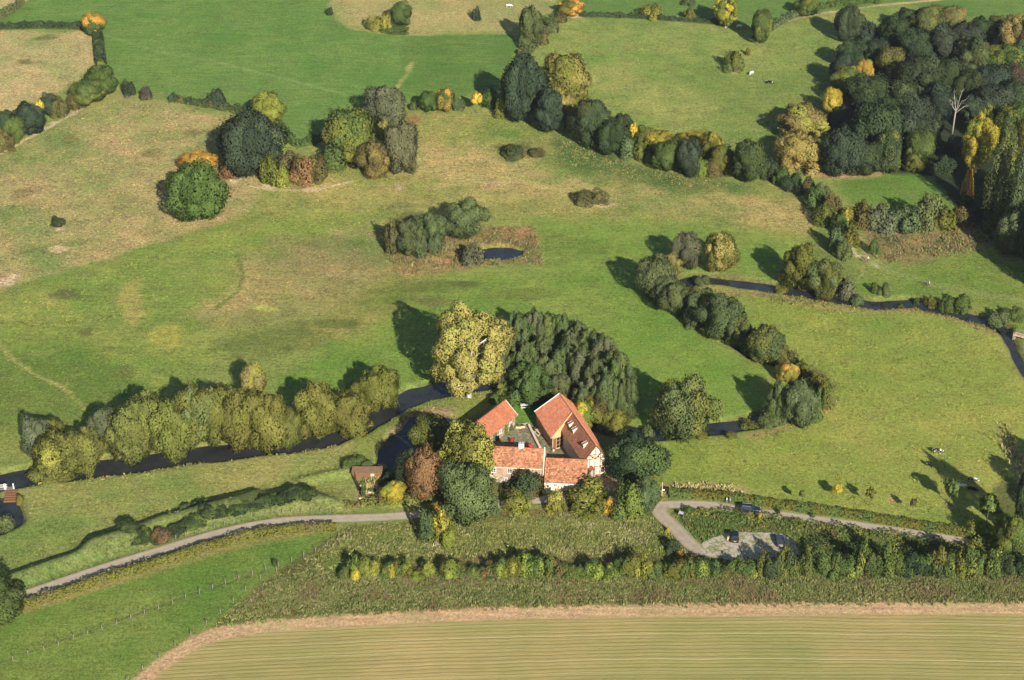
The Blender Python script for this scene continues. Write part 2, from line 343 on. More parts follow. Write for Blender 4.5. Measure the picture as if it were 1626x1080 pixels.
class MB:                                                    # collects faces, builds ONE mesh object; UV in metres on each face
    def __init__(s): s.v = []; s.f = []; s.uv = []
    def face(s, pts, u=None):
        i = len(s.v); pts = [Vector(p) for p in pts]; s.v += pts; s.f.append(list(range(i, i + len(pts))))
        n = Vector((0, 0, 0))
        for a in range(1, len(pts) - 1): n += (pts[a] - pts[0]).cross(pts[a + 1] - pts[0])
        n = n.normalized() if n.length > 0 else Vector((0, 0, 1))
        if u is None:
            u = Vector((0, 0, 1)).cross(n)
            u = u.normalized() if u.length > .05 else Vector((1, 0, 0))
        w = n.cross(u); s.uv += [(p.dot(u), p.dot(w)) for p in pts]
    def prism(s, poly, off):                                  # polygon + offset vector
        off = Vector(off); a = [Vector(p) for p in poly]; b = [p + off for p in a]
        s.face(list(reversed(a))); s.face(b)
        for i in range(len(a)):
            j = (i + 1) % len(a); s.face([a[i], a[j], b[j], b[i]])
    def box(s, c, d, rz=0, tilt=None):
        x, y, z = d[0] / 2, d[1] / 2, d[2] / 2; m = Matrix.Rotation(rz, 3, 'Z')
        if tilt is not None: m = m @ tilt
        P = [m @ Vector(p) + Vector(c) for p in ((-x, -y, -z), (x, -y, -z), (x, y, -z), (-x, y, -z), (-x, -y, z), (x, -y, z), (x, y, z), (-x, y, z))]
        for q in ((3, 2, 1, 0), (4, 5, 6, 7), (0, 1, 5, 4), (1, 2, 6, 5), (2, 3, 7, 6), (3, 0, 4, 7)): s.face([P[i] for i in q])
    def bar(s, a, b, w, h=None, up=(0, 0, 1)):
        a, b = Vector(a), Vector(b); h = h or w; t = (b - a).normalized(); u = Vector(up)
        if abs(t.dot(u)) > .98: u = Vector((1, 0, 0))
        x = t.cross(u).normalized(); y = x.cross(t)
        P = [a + x * w / 2 * i + y * h / 2 * j for i, j in ((-1, -1), (1, -1), (1, 1), (-1, 1))]; s.prism(P, b - a)
    def tube(s, pts, rad, n=7):
        pts = [Vector(p) for p in pts]; rings = []
        for i, p in enumerate(pts):
            t = (pts[min(i + 1, len(pts) - 1)] - pts[max(i - 1, 0)]).normalized()
            x = t.cross(Vector((.31, .2, .93))); x = x.normalized() if x.length > .05 else Vector((1, 0, 0)); y = t.cross(x)
            rings.append([p + (x * math.cos(a) + y * math.sin(a)) * rad[i] for a in [2 * math.pi * q / n for q in range(n)]])
        for a, b in zip(rings[:-1], rings[1:]):
            for q in range(n): s.face([a[q], a[(q + 1) % n], b[(q + 1) % n], b[q]])
        s.face(list(reversed(rings[0]))); s.face(rings[-1])
    def mesh(s, name, mat, smooth=False):
        me = bpy.data.meshes.new(name); me.from_pydata(s.v, [], s.f); uv = me.uv_layers.new(name='uv')
        uv.data.foreach_set('uv', np.array(s.uv, np.float32).ravel())
        me.materials.append(mat)
        if smooth:
            bm = bmesh.new(); bm.from_mesh(me); bmesh.ops.remove_doubles(bm, verts=bm.verts, dist=1e-4); bm.to_mesh(me); bm.free()
            me.polygons.foreach_set('use_smooth', np.ones(len(me.polygons), bool))
        me.update(); return me
    def build(s, name, mat, parent=None, smooth=False): return ob(name, s.mesh(name, mat, smooth), parent)
ORD = 'first second third fourth fifth sixth seventh eighth ninth tenth eleventh twelfth thirteenth fourteenth fifteenth sixteenth seventeenth eighteenth nineteenth twentieth'.split()
def nth(i):                                                   # 1-based ordinal in words
    if i <= 20: return ORD[i - 1]
    t = {2: 'twent', 3: 'thirt', 4: 'fort', 5: 'fift', 6: 'sixt', 7: 'sevent'}[i // 10]
    return t + 'ieth' if i % 10 == 0 else t + 'y-' + ORD[i % 10 - 1]
# ------------------------------------------------------------------ the ground sheet
STUBBLE = [(205, 1086), (250, 1050), (302, 1014), (340, 999), (420, 986), (520, 979), (640, 972), (760, 967), (900, 963), (1080, 960), (1300, 959), (1700, 957), (1900, 957), (1900, 1500), (-300, 1500)]
FIELDS = [  # polygon in photo pixels, feather, colour as sunlit sRGB, rough, streak
    ([(-300, -200), (2000, -200), (2000, 60), (1560, 36), (1400, 5), (1200, 50), (1000, 30), (880, 40), (-300, 40)], 5, (98, 124, 58), .3, .5),
    # green meadow, top left
    ([(-200, 46), (0, 44), (60, -5), (60, -200), (530, -200), (521, 20), (560, 45), (640, 55), (812, 52), (822, 75), (800, 110), (790, 142), (660, 165), (575, 190), (515, 218), (470, 230), (430, 195), (350, 170), (270, 160), (200, 145), (165, 112), (155, 52), (130, 46)], 3, (102, 130, 60), .3, .7),
    ([(640, 60), (812, 54), (822, 75), (800, 110), (790, 142), (665, 150), (632, 140)], 3, (95, 122, 55), .3, .7),
    # dry corner fields
    ([(-200, 52), (0, 51), (148, 50), (154, 105), (100, 142), (50, 175), (-200, 260)], 4, (172, 158, 104), .9, .2),
    ([(-60, -60), (50, -40), (45, 0), (0, 28), (-60, 50)], 3, (176, 160, 110), .5, .2),
    # dry hillside below the left hedge
    ([(-260, 345), (0, 244), (60, 212), (130, 172), (190, 152), (270, 166), (350, 182), (400, 200), (430, 250), (425, 290), (400, 330), (340, 362), (250, 387), (130, 427), (0, 466), (-260, 540)], 9, (164, 150, 96), 1, .3),
    # upper middle dry field
    ([(530, -200), (523, 18), (556, 42), (640, 52), (812, 50), (832, 30), (880, 18), (900, -60), (900, -200)], 4, (158, 150, 92), .6, .3),
    # north east pasture
    ([(925, 27), (1030, 32), (1140, 38), (1215, 72), (1240, 38), (1330, 18), (1430, 6), (1560, 38), (1400, 120), (1330, 290), (1200, 268), (1010, 215), (900, 165), (850, 95), (880, 40)], 5, (130, 142, 72), .75, .4),
    ([(1120, 100), (1180, 130), (1260, 120), (1320, 60), (1340, 250), (1240, 240), (1180, 180), (1110, 150)], 22, (116, 132, 64), .5, .3),
    # rough wet grassland in the middle
    ([(420, 280), (560, 200), (640, 170), (790, 170), (900, 210), (1010, 262), (1220, 290), (1310, 335), (1320, 385), (1200, 365), (1000, 348), (860, 345), (700, 330), (600, 350), (500, 370), (420, 350)], 16, (146, 144, 78), .9, .5),
    ([(640, 240), (760, 225), (900, 270), (1080, 300), (1250, 310), (1290, 350), (1150, 345), (980, 320), (820, 300), (700, 300)], 24, (166, 152, 94), 1, .6),
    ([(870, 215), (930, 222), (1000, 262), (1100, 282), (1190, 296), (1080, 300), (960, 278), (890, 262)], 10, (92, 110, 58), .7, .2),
    # left meadow, with mown greens and browns
    ([(-260, 560), (0, 470), (130, 430), (250, 392), (340, 368), (430, 345), (520, 330), (600, 360), (560, 470), (420, 520), (300, 600), (160, 660), (-260, 790)], 14, (138, 146, 70), .7, .6),
    ([(120, 440), (260, 400), (372, 395), (390, 440), (380, 470), (300, 500), (200, 560), (130, 520)], 16, (130, 142, 68), .6, .9),
    ([(385, 400), (480, 375), (615, 362), (650, 430), (600, 480), (520, 500), (430, 520), (340, 520), (300, 500), (385, 460)], 16, (150, 142, 84), .8, .5),
    ([(430, 380), (600, 370), (615, 420), (540, 450), (450, 440)], 20, (148, 136, 86), .8, .4),
    ([(-100, 560), (120, 540), (220, 600), (200, 660), (60, 700), (-100, 720)], 30, (116, 130, 60), .6, .4),
    # green flood meadow
    ([(620, 450), (740, 430), (868, 425), (860, 350), (1000, 350), (1200, 370), (1300, 390), (1240, 440), (1080, 440), (1010, 440), (1130, 540), (1210, 590), (1200, 660), (1060, 690), (960, 680), (780, 610), (640, 640), (560, 660), (480, 690), (420, 600), (500, 560), (560, 500)], 14, (122, 142, 62), .5, .5),
    ([(1000, 480), (1080, 520), (1200, 600), (1190, 665), (1080, 690), (1000, 680), (960, 560)], 22, (120, 144, 60), .45, .3),
    ([(340, 540), (520, 500), (560, 520), (520, 545), (380, 570)], 12, (112, 122, 60), .6, .6),
    ([(560, 470), (640, 430), (700, 440), (640, 500), (540, 545), (470, 540)], 14, (134, 134, 68), .7, .6),
    # pond surround, brown
    ([(612, 356), (700, 352), (768, 360), (846, 360), (862, 420), (800, 420), (740, 425), (632, 436), (612, 404)], 5, (128, 120, 66), 1, .2),
    ([(630, 410), (720, 408), (740, 424), (640, 438)], 7, (160, 134, 88), 1, .2), ([(795, 362), (845, 362), (855, 385), (830, 388), (790, 380)], 6, (150, 118, 76), 1, .2),
    # meadow between the river and the left road
    ([(-260, 830), (0, 778), (70, 770), (240, 745), (400, 722), (540, 705), (600, 690), (660, 650), (720, 640), (740, 690), (640, 770), (560, 815), (470, 824), (330, 850), (140, 908), (20, 960), (-260, 1060)], 7, (144, 146, 80), .7, .4),
    ([(570, 690), (600, 670), (640, 648), (700, 632), (770, 640), (700, 655), (640, 680), (600, 720), (590, 750), (560, 720)], 8, (128, 138, 66), .6, .2),
    ([(594, 745), (600, 712), (612, 690), (640, 662), (690, 645), (726, 648), (712, 662), (655, 668), (632, 690), (622, 720), (606, 745)], 3, (150, 132, 92), .6, .2),
    # field below the left road
    ([(-400, 1120), (-60, 995), (70, 953), (200, 915), (300, 884), (420, 846), (535, 836), (560, 850), (440, 905), (360, 975), (300, 1014), (205, 1090), (0, 1400), (-600, 1400)], 5, (110, 132, 58), .6, .5),
    ([(20, 966), (140, 924), (300, 876), (420, 848), (540, 832), (540, 842), (430, 858), (300, 893), (120, 948), (20, 980)], 4, (148, 138, 80), .8, .2),
    # big pasture on the right
    ([(1120, 455), (1250, 472), (1330, 490), (1400, 492), (1470, 492), (1580, 520), (1620, 600), (1760, 640), (1760, 900), (1560, 858), (1300, 815), (1050, 790), (1040, 700), (1190, 694), (1280, 670), (1330, 635), (1300, 585), (1240, 565), (1190, 520)], 6, (142, 150, 69), .6, .15),
    # strip across the river, north bank
    ([(1340, 380), (1400, 420), (1500, 410), (1560, 400), (1760, 470), (1760, 560), (1626, 540), (1530, 495), (1400, 475), (1340, 470)], 8, (118, 136, 60), .6, .4),
    ([(1300, 330), (1360, 360), (1370, 440), (1340, 470), (1270, 460), (1280, 400)], 9, (112, 128, 60), .7, .3),
    ([(1360, 340), (1420, 330), (1540, 335), (1580, 380), (1540, 400), (1450, 415), (1400, 418), (1380, 390)], 9, (132, 120, 74), 1, .2),
    # wood floor, its shade painted in as dark colour, and the bright clearing in front of it
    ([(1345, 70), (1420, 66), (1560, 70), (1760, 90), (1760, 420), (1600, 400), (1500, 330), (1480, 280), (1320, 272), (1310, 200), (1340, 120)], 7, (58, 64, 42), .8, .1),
    ([(1320, 285), (1390, 278), (1460, 276), (1500, 300), (1520, 335), (1420, 335), (1350, 322)], 5, (104, 130, 56), .5, .2),
    ([(1300, 268), (1400, 270), (1400, 280), (1330, 286), (1290, 280)], 4, (170, 146, 98), .8, .1),
    # rough ground in front of the farm and the strip above the stubble
    ([(555, 836), (700, 826), (760, 815), (1040, 800), (1060, 830), (1110, 885), (1300, 890), (1760, 890), (1900, 958), (900, 963), (640, 972), (420, 986), (335, 999), (440, 906)], 5, (110, 106, 60), 1, .2),
    ([(560, 840), (700, 828), (1030, 818), (1070, 860), (1060, 880), (760, 880), (560, 895), (500, 905)], 8, (124, 128, 66), .9, .3),
    ([(1062, 806), (1200, 818), (1330, 832), (1560, 866), (1560, 880), (1270, 876), (1260, 850), (1150, 846), (1110, 866)], 3, (98, 112, 54), .8, .2),
    # farmyard lawn and forecourt
    ([(806, 640), (850, 640), (852, 676), (815, 680)], 2, (100, 140, 56), .3, .1),
    ([(690, 700), (780, 640), (900, 625), (1000, 690), (1000, 790), (860, 800), (700, 805)], 6, (112, 116, 64), .6, .1),
    ([(806, 640), (850, 640), (852, 676), (815, 680)], 2, (100, 140, 56), .3, .1),
    ([(930, 748), (990, 742), (1030, 775), (1040, 800), (990, 788), (940, 775)], 4, (170, 150, 120), .4, .1),
    ([(566, 752), (612, 750), (618, 795), (570, 798)], 3, (150, 134, 100), .8, .1),
    (STUBBLE, 3, (172, 158, 98), .5, .3),
]
SPOTS = [(815, 240, 25, 16, (96, 96, 54)), (850, 243, 17, 8, (110, 88, 58)), (945, 324, 32, 5, (196, 172, 124)), (785, 296, 26, 7, (188, 160, 112)), (635, 297, 9, 5, (180, 158, 120)),
         (110, 466, 26, 11, (98, 102, 60)), (138, 530, 14, 8, (100, 104, 54)), (196, 590, 26, 11, (112, 122, 56)), (110, 222, 12, 8, (122, 120, 70)), (42, 98, 14, 4, (112, 104, 60)), (70, 60, 24, 5, (122, 118, 66)),
         (92, 396, 14, 7, (206, 178, 138)), (12, 448, 18, 7, (214, 186, 152)), (25, 440, 10, 5, (210, 184, 150)), (95, 365, 8, 4, (206, 180, 140)), (243, 244, 18, 8, (134, 124, 72)), (300, 210, 16, 6, (130, 122, 72)), (40, 308, 26, 9, (140, 122, 78)),
         (700, 455, 55, 9, (104, 116, 54)), (830, 470, 65, 12, (110, 122, 56)), (740, 452, 30, 6, (96, 102, 54)), (650, 475, 45, 10, (112, 122, 58)), (905, 390, 60, 20, (112, 128, 58)), (690, 480, 28, 10, (112, 118, 60)), (540, 515, 35, 10, (100, 112, 52)),
         (420, 490, 20, 5, (176, 172, 86)), (260, 535, 26, 22, (158, 156, 72)), (215, 480, 22, 34, (162, 152, 84)), (650, 345, 30, 10, (108, 110, 62)), (640, 325, 22, 6, (120, 120, 70)), (655, 190, 14, 9, (156, 112, 72)), (1085, 255, 40, 5, (150, 118, 78)),
         (370, 287, 10, 6, (214, 190, 146)), (427, 296, 14, 6, (206, 178, 140)), (490, 302, 20, 3, (196, 174, 132)), (1165, 113, 6, 4, (206, 178, 150)), (915, 26, 16, 4, (194, 170, 130)), (255, 150, 10, 3, (120, 124, 70)), (1295, 802, 10, 4, (180, 152, 96)), (1508, 803, 9, 4, (172, 146, 92)), (1418, 793, 10, 5, (176, 142, 104)),
         (1075, 775, 30, 12, (160, 142, 90)), (345, 347, 14, 6, (190, 164, 112)), (300, 338, 30, 8, (176, 156, 104)), (105, 183, 8, 3, (206, 186, 150)), (85, 195, 8, 3, (206, 186, 150)), (70, 203, 7, 3, (200, 180, 144)), (118, 180, 6, 3, (200, 180, 144)), (1600, 800, 30, 40, (90, 96, 52)), (560, 690, 20, 8, (150, 140, 80))]
LINES = [  # faint paths and edges: line, width, colour
    ([(165, 55), (250, 82), (330, 96), (440, 122), (540, 148), (575, 160)], 2.5, (118, 140, 78), .8), ([(655, 102), (640, 125), (626, 150)], 5, (150, 150, 86), .8),
    ([(1240, 36), (1290, 24), (1340, 16), (1400, 8), (1460, 3), (1520, -4)], 2, (182, 160, 116), .9), ([(0, 548), (20, 570), (60, 598), (100, 615), (122, 635), (134, 650)], 3, (168, 164, 96), .8),
    ([(400, 296), (430, 302), (500, 303), (560, 288)], 2, (196, 176, 132), .9), ([(1395, 425), (1376, 412), (1358, 404), (1353, 392), (1362, 378)], 3, (196, 184, 140), 1), ([(1376, 412), (1373, 392), (1364, 378)], 4, (168, 150, 112), .8), ([(1376, 412), (1366, 440)], 3, (160, 152, 90), .8),
    ([(1376, 412), (1400, 424), (1450, 442), (1500, 456), (1626, 478)], 6, (138, 144, 84), .7), ([(1120, 462), (1200, 466), (1320, 490), (1400, 494), (1460, 490), (1540, 515), (1580, 530)], 6, (158, 138, 84), .8), ([(1190, 694), (1280, 672), (1325, 640)], 4, (170, 144, 92), .9),
    ([(0, 466), (130, 428), (250, 390), (340, 364), (430, 340)], 6, (112, 132, 58), .6), ([(375, 405), (388, 435), (376, 465), (345, 490)], 4, (104, 124, 56), .7), ([(60, 752), (180, 740), (320, 726), (430, 712), (530, 700)], 4, (166, 158, 84), .6), ([(0, 772), (100, 760)], 4, (168, 160, 90), .6),
    ([(1045, 788), (1150, 796), (1300, 812), (1450, 840), (1560, 858)], 5, (128, 134, 66), .8), ([(20, 940), (140, 900), (260, 864), (400, 824), (540, 815), (640, 810)], 5, (122, 126, 66), .8),
    ([(520, 15), (535, 30), (560, 46), (640, 55), (800, 52)], 3, (150, 146, 84), .8), ([(0, 244), (60, 212), (128, 174)], 2.5, (198, 180, 138), .9), ([(1590, 690), (1605, 710), (1618, 745), (1630, 780)], 10, (190, 172, 122), .6), ([(1600, 690), (1622, 760)], 14, (170, 162, 96), .5),
    ([(1050, 780), (1120, 770), (1180, 780)], 8, (170, 154, 104), .7), ([(700, 340), (760, 318), (830, 310)], 5, (170, 158, 96), .5), ([(640, 262), (760, 275), (900, 300)], 6, (172, 160, 98), .4), ([(0, 1052), (140, 1003), (290, 950), (430, 904)], 1.8, (90, 98, 50), .7)]
def axis(fine, a, b, lo, hi): return np.concatenate([np.array(lo, float), np.arange(a, b, fine), np.array(hi, float)])
XS = axis(.85, -236, 236, [-3000, -1500, -800, -500, -380, -300, -260], [240, 262, 300, 380, 500, 800, 1500, 3000])
YS = np.concatenate([[-900, -300, 0, 90, 150, 190, 215, 228], np.arange(238, 470, .72), np.arange(470, 700, 1.05), [706, 715, 730, 755, 800, 880, 1000, 1300, 1800, 2600, 4000]])
GX, GY = np.meshgrid(XS, YS); sh = GX.shape; gx, gy = GX.ravel(), GY.ravel()
gzv = full_z(gx, gy); gb = base_z(gx, gy)
U, V, _s = proj(gx, np.maximum(gy, 150), gb)
U = np.clip(U, -1200, 2800); V = np.clip(V, -190, 1900)
wx = fbm(gx / 6, gy / 6, 21, 4) - .5; wy = fbm(gx / 6, gy / 6, 31, 4) - .5; big = fbm(gx / 45, gy / 45, 41, 4) - .5; big2 = fbm(gx / 18, gy / 18, 51, 4) - .5
col = np.empty((len(gx), 3)); col[:] = lin((134, 142, 72), KF); msk = np.zeros((len(gx), 3)); msk[:, 0] = .6; msk[:, 2] = .3
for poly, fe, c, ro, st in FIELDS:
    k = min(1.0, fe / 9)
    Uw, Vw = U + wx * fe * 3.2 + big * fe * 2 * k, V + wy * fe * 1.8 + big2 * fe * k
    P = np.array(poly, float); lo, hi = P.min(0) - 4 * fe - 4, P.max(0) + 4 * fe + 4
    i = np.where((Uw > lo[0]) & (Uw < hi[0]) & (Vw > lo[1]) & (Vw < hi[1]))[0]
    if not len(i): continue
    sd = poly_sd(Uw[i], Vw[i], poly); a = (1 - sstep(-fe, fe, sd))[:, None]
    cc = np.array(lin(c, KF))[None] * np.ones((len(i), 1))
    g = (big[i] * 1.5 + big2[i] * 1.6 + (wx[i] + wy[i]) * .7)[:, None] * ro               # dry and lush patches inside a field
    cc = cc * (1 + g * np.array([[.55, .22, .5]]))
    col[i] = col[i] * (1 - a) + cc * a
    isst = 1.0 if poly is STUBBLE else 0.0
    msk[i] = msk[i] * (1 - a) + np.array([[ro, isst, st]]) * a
for x, y, rx, ry, c in SPOTS:
    q = ((U - x + wx * rx * 1.6) / rx) ** 2 + ((V - y + wy * ry * 1.6) / ry) ** 2
    a = ((1 - sstep(.35, 1.25, q)) * .85)[:, None]; col = col * (1 - a) + np.array(lin(c, KF)) * a
for pts, w, c, s in LINES:
    P = np.array(pts, float); i = np.where((U > P[:, 0].min() - 30) & (U < P[:, 0].max() + 30) & (V > P[:, 1].min() - 30) & (V < P[:, 1].max() + 30))[0]
    d = seg_dist(U[i] + wx[i] * w * 1.2, V[i] * 1.0 + wy[i] * w, pts)
    a = ((1 - sstep(w * .35, w * 1.1, d)) * s * (.6 + .8 * np.clip(.5 + 2 * wx[i], 0, 1)))[:, None]; a = np.clip(a, 0, 1)
    col[i] = col[i] * (1 - a) + np.array(lin(c, KF)) * a
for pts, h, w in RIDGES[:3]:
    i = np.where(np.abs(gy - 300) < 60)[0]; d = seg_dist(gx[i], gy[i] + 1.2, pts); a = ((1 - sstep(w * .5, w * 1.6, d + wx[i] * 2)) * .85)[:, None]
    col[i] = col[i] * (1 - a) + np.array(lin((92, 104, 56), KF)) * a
# bare headland track along the edge of the stubble
hd = seg_dist(U, V * 1.0, STUBBLE[:12]); ins = poly_sd(U, V, STUBBLE)
a = ((1 - sstep(15, 22, hd + wy * 6)) * (ins < 2) * .9)[:, None]
tr = np.array(lin((206, 176, 130), KF)); tr2 = np.array(lin((190, 152, 116), KF)); mixw = (.5 + .5 * np.sin(hd * 1.1))[:, None]
col = col * (1 - a) + (tr * (1 - mixw) + tr2 * mixw) * a; msk[:, 1] *= (1 - a[:, 0])
# river banks: bare earth and rank growth near the water
for pts, hw in RIVERS:
    d = seg_dist(gx, gy, pts) + 1.1 * wx
    a = (1 - sstep(hw + .2, hw + 2.2, d))[:, None]; col = col * (1 - a * .85) + np.array(lin((96, 88, 56), KF)) * a * .85
a = (1 - sstep(-.5, .8, poly_sd(gx, gy, MOAT)))[:, None]; col = col * (1 - a) + np.array(lin((70, 62, 44), KF)) * a
rowd = gy - (318 - .00045 * (gx - 60) ** 2 - 0.012 * gx)
me_idx = np.arange(len(gx)).reshape(sh); F = np.stack([me_idx[:-1, :-1], me_idx[:-1, 1:], me_idx[1:, 1:], me_idx[1:, :-1]], -1).reshape(-1, 4)
fu, fv = U[F].mean(1), V[F].mean(1); stub = in_poly(fu, fv, STUBBLE) & (gy[F].min(1) > 100)
hill = (~stub) & (gb[F].mean(1) > 1.2)
for name, sel in (('stubble_field', stub), ('hillside', hill), ('ground', ~(stub | hill))):
    f = F[sel]; u, inv = np.unique(f, return_inverse=True)
    me = np_mesh(name, np.stack([gx[u], gy[u], gzv[u]], -1), inv.reshape(-1, 4), M['ground'], True)
    attr(me, 'col', col[u]); attr(me, 'msk', msk[u]); attr(me, 'rowd', rowd[u])
    tag(ob(name, me), kind='structure')

# ------------------------------------------------------------------ water
def resample(pts, step):
    out = [Vector((*pts[0], 0))]
    P = [Vector((*p, 0)) for p in pts]
    Q = []
    for i in range(len(P) - 1):                               # Catmull-Rom through the points
        p0, p1, p2, p3 = P[max(i - 1, 0)], P[i], P[i + 1], P[min(i + 2, len(P) - 1)]
        n = max(1, int((p2 - p1).length / step))
        for k in range(n):
            t = k / n; Q.append(.5 * ((2 * p1) + (p2 - p0) * t + (2 * p0 - 5 * p1 + 4 * p2 - p3) * t * t + (3 * p1 - p0 - 3 * p2 + p3) * t ** 3))
    return Q + [P[-1]]
def ribbon(name, pts, hw, mat, z=None, dz=.07, ncross=5, step=1.2):
    Q = resample(pts, step); V_, F_, UV = [], [], []
    s = 0
    for i, p in enumerate(Q):
        t = (Q[min(i + 1, len(Q) - 1)] - Q[max(i - 1, 0)]).normalized(); n = Vector((-t.y, t.x, 0))
        if i: s += (p - Q[i - 1]).length
        h = hw if not callable(hw) else hw(s)
        for j in range(ncross):
            q = j / (ncross - 1); e = p + n * h * (1 - 2 * q); V_.append([e.x, e.y, 0]); UV.append((q, s))
    V_ = np.array(V_); V_[:, 2] = z if z is not None else full_z(V_[:, 0], V_[:, 1]) + dz
    for i in range(len(Q) - 1):
        for j in range(ncross - 1):
            a = i * ncross + j; F_.append((a + ncross, a + ncross + 1, a + 1, a))
    me = np_mesh(name, V_, F_, mat, True); uv = me.uv_layers.new(name='uv'); UV = np.array(UV, np.float32)
    uv.data.foreach_set('uv', UV[np.array(F_).ravel()].ravel())
    return ob(name, me)
def sheet(name, poly, mat, z=None, dz=.08, grid=.8):
    P = np.array(poly); lo, hi = P.min(0), P.max(0)
    bm = bmesh.new(); vs = [bm.verts.new((x, y, 0)) for x, y in poly]; f = bm.faces.new(vs)
    if z is None:
        for ax in (0, 1):
            for c in np.arange(lo[ax] + grid, hi[ax], grid):
                co = [0, 0, 0]; no = [0, 0, 0]; co[ax] = c; no[ax] = 1
                bmesh.ops.bisect_plane(bm, geom=bm.verts[:] + bm.edges[:] + bm.faces[:], plane_co=co, plane_no=no)
    for v in bm.verts: v.co.z = z if z is not None else gz(v.co.x, v.co.y) + dz
    if f.is_valid and f.normal.z < 0 or sum(fc.normal.z for fc in bm.faces) < 0: bmesh.ops.reverse_faces(bm, faces=bm.faces)
    bm.normal_update()
    if sum(fc.normal.z for fc in bm.faces) < 0: bmesh.ops.reverse_faces(bm, faces=bm.faces[:])
    me = bpy.data.meshes.new(name); bm.to_mesh(me); bm.free(); me.materials.append(mat)
    uv = me.uv_layers.new(name='uv'); n = len(me.loops); vi = np.zeros(n, np.int32); me.loops.foreach_get('vertex_index', vi)
    co = np.zeros(len(me.vertices) * 3, np.float32); me.vertices.foreach_get('co', co); uv.data.foreach_set('uv', co.reshape(-1, 3)[vi][:, :2].ravel())
    return ob(name, me)
tag(ribbon('river', RIVERS[0][0], RIVERS[0][1] + 1.6, M['water'], z=WATER_Z, ncross=3), kind='structure')
tag(ribbon('river', RIVERS[1][0], RIVERS[1][1] + 1.6, M['water'], z=WATER_Z - .02, ncross=3), kind='structure')
tag(ribbon('brook', RIVERS[2][0], 1.2, M['water'], z=WATER_Z + .25, ncross=3), kind='structure')
tag(ribbon('mill_pool', RIVERS[3][0], 3.6, M['water'], z=WATER_Z - .06, ncross=3), kind='structure')
def grow(poly, d):
    c = np.mean(poly, 0); return [tuple(np.array(p) + (np.array(p) - c) / np.linalg.norm(np.array(p) - c) * d) for p in poly]
tag(sheet('moat', grow(MOAT, 1.0), M['moat'], z=-.62), kind='structure')
tag(sheet('pond', grow(POND, .8), M['moat'], z=-.3), kind='structure')
# ------------------------------------------------------------------ roads
tag(ribbon('road', ROAD, 1.45, M['road']), kind='structure')
tag(ribbon('access_lane', W([(1050, 803), (1046, 812), (1056, 824), (1074, 841), (1090, 858), (1105, 871), (1125, 878), (1160, 878)]), 1.75, M['lane'], dz=.11), kind='structure')
def ragged(poly, step=.9, amp=1.5):
    out = []
    for (ax, ay), (bx, by) in zip(poly, poly[1:] + poly[:1]):
        n = max(1, int(math.hypot(bx - ax, by - ay) / step)); L = math.hypot(bx - ax, by - ay) + 1e-6
        for k in range(n):
            x, y = ax + (bx - ax) * k / n, ay + (by - ay) * k / n; q = (float(fbm(np.array([x / 1.6]), np.array([y / 1.6]), 61, 3)[0]) - .5) * amp; out.append((x + (by - ay) / L * q, y - (bx - ax) / L * q))
    return out
tag(sheet('car_park', ragged(W([(1118, 862), (1134, 856), (1160, 845), (1200, 846), (1240, 848), (1262, 858), (1266, 880), (1220, 889), (1160, 890), (1126, 884), (1112, 876)])), M['gravel'], dz=.12), kind='structure')
# ------------------------------------------------------------------ foliage prototypes (unit size: 1 wide, 1 high)
def unit(v): return v / (np.linalg.norm(v, axis=-1, keepdims=True) + 1e-9)
LN = []
def soft_normals(me, jitn, outn, w=.72):                      # leaves shade with their clump, as real foliage does from afar
    nrm = unit(unit(outn) * w + jitn * (1 - w)); me.polygons.foreach_set('use_smooth', np.ones(len(me.polygons), bool)); me.normals_split_custom_set_from_vertices(np.repeat(nrm, 4, 0).tolist())
def leaves(g, P, Nn, size, asp, droop, jit):
    n = len(P); nn = unit(Nn + jit * g.normal(size=(n, 3)))
    t = np.cross(nn, g.normal(size=(n, 3)) if droop is None else np.tile(np.array([[0, 0, 1.0]]), (n, 1)) + .5 * g.normal(size=(n, 3))); t = unit(t); b = np.cross(nn, t)
    s = size * g.uniform(.65, 1.35, (n, 1)); w = s * .5; h = s * .5 * asp
    bend = nn * s * g.uniform(-.25, .25, (n, 1))
    V = np.stack([P - t * w * .9 - b * h * .7, P + t * w - b * h * .8 + bend, P + t * w * .8 + b * h, P - t * w + b * h * .75 + bend], 1)
    LN.append((nn, Nn)); return V.reshape(-1, 3)
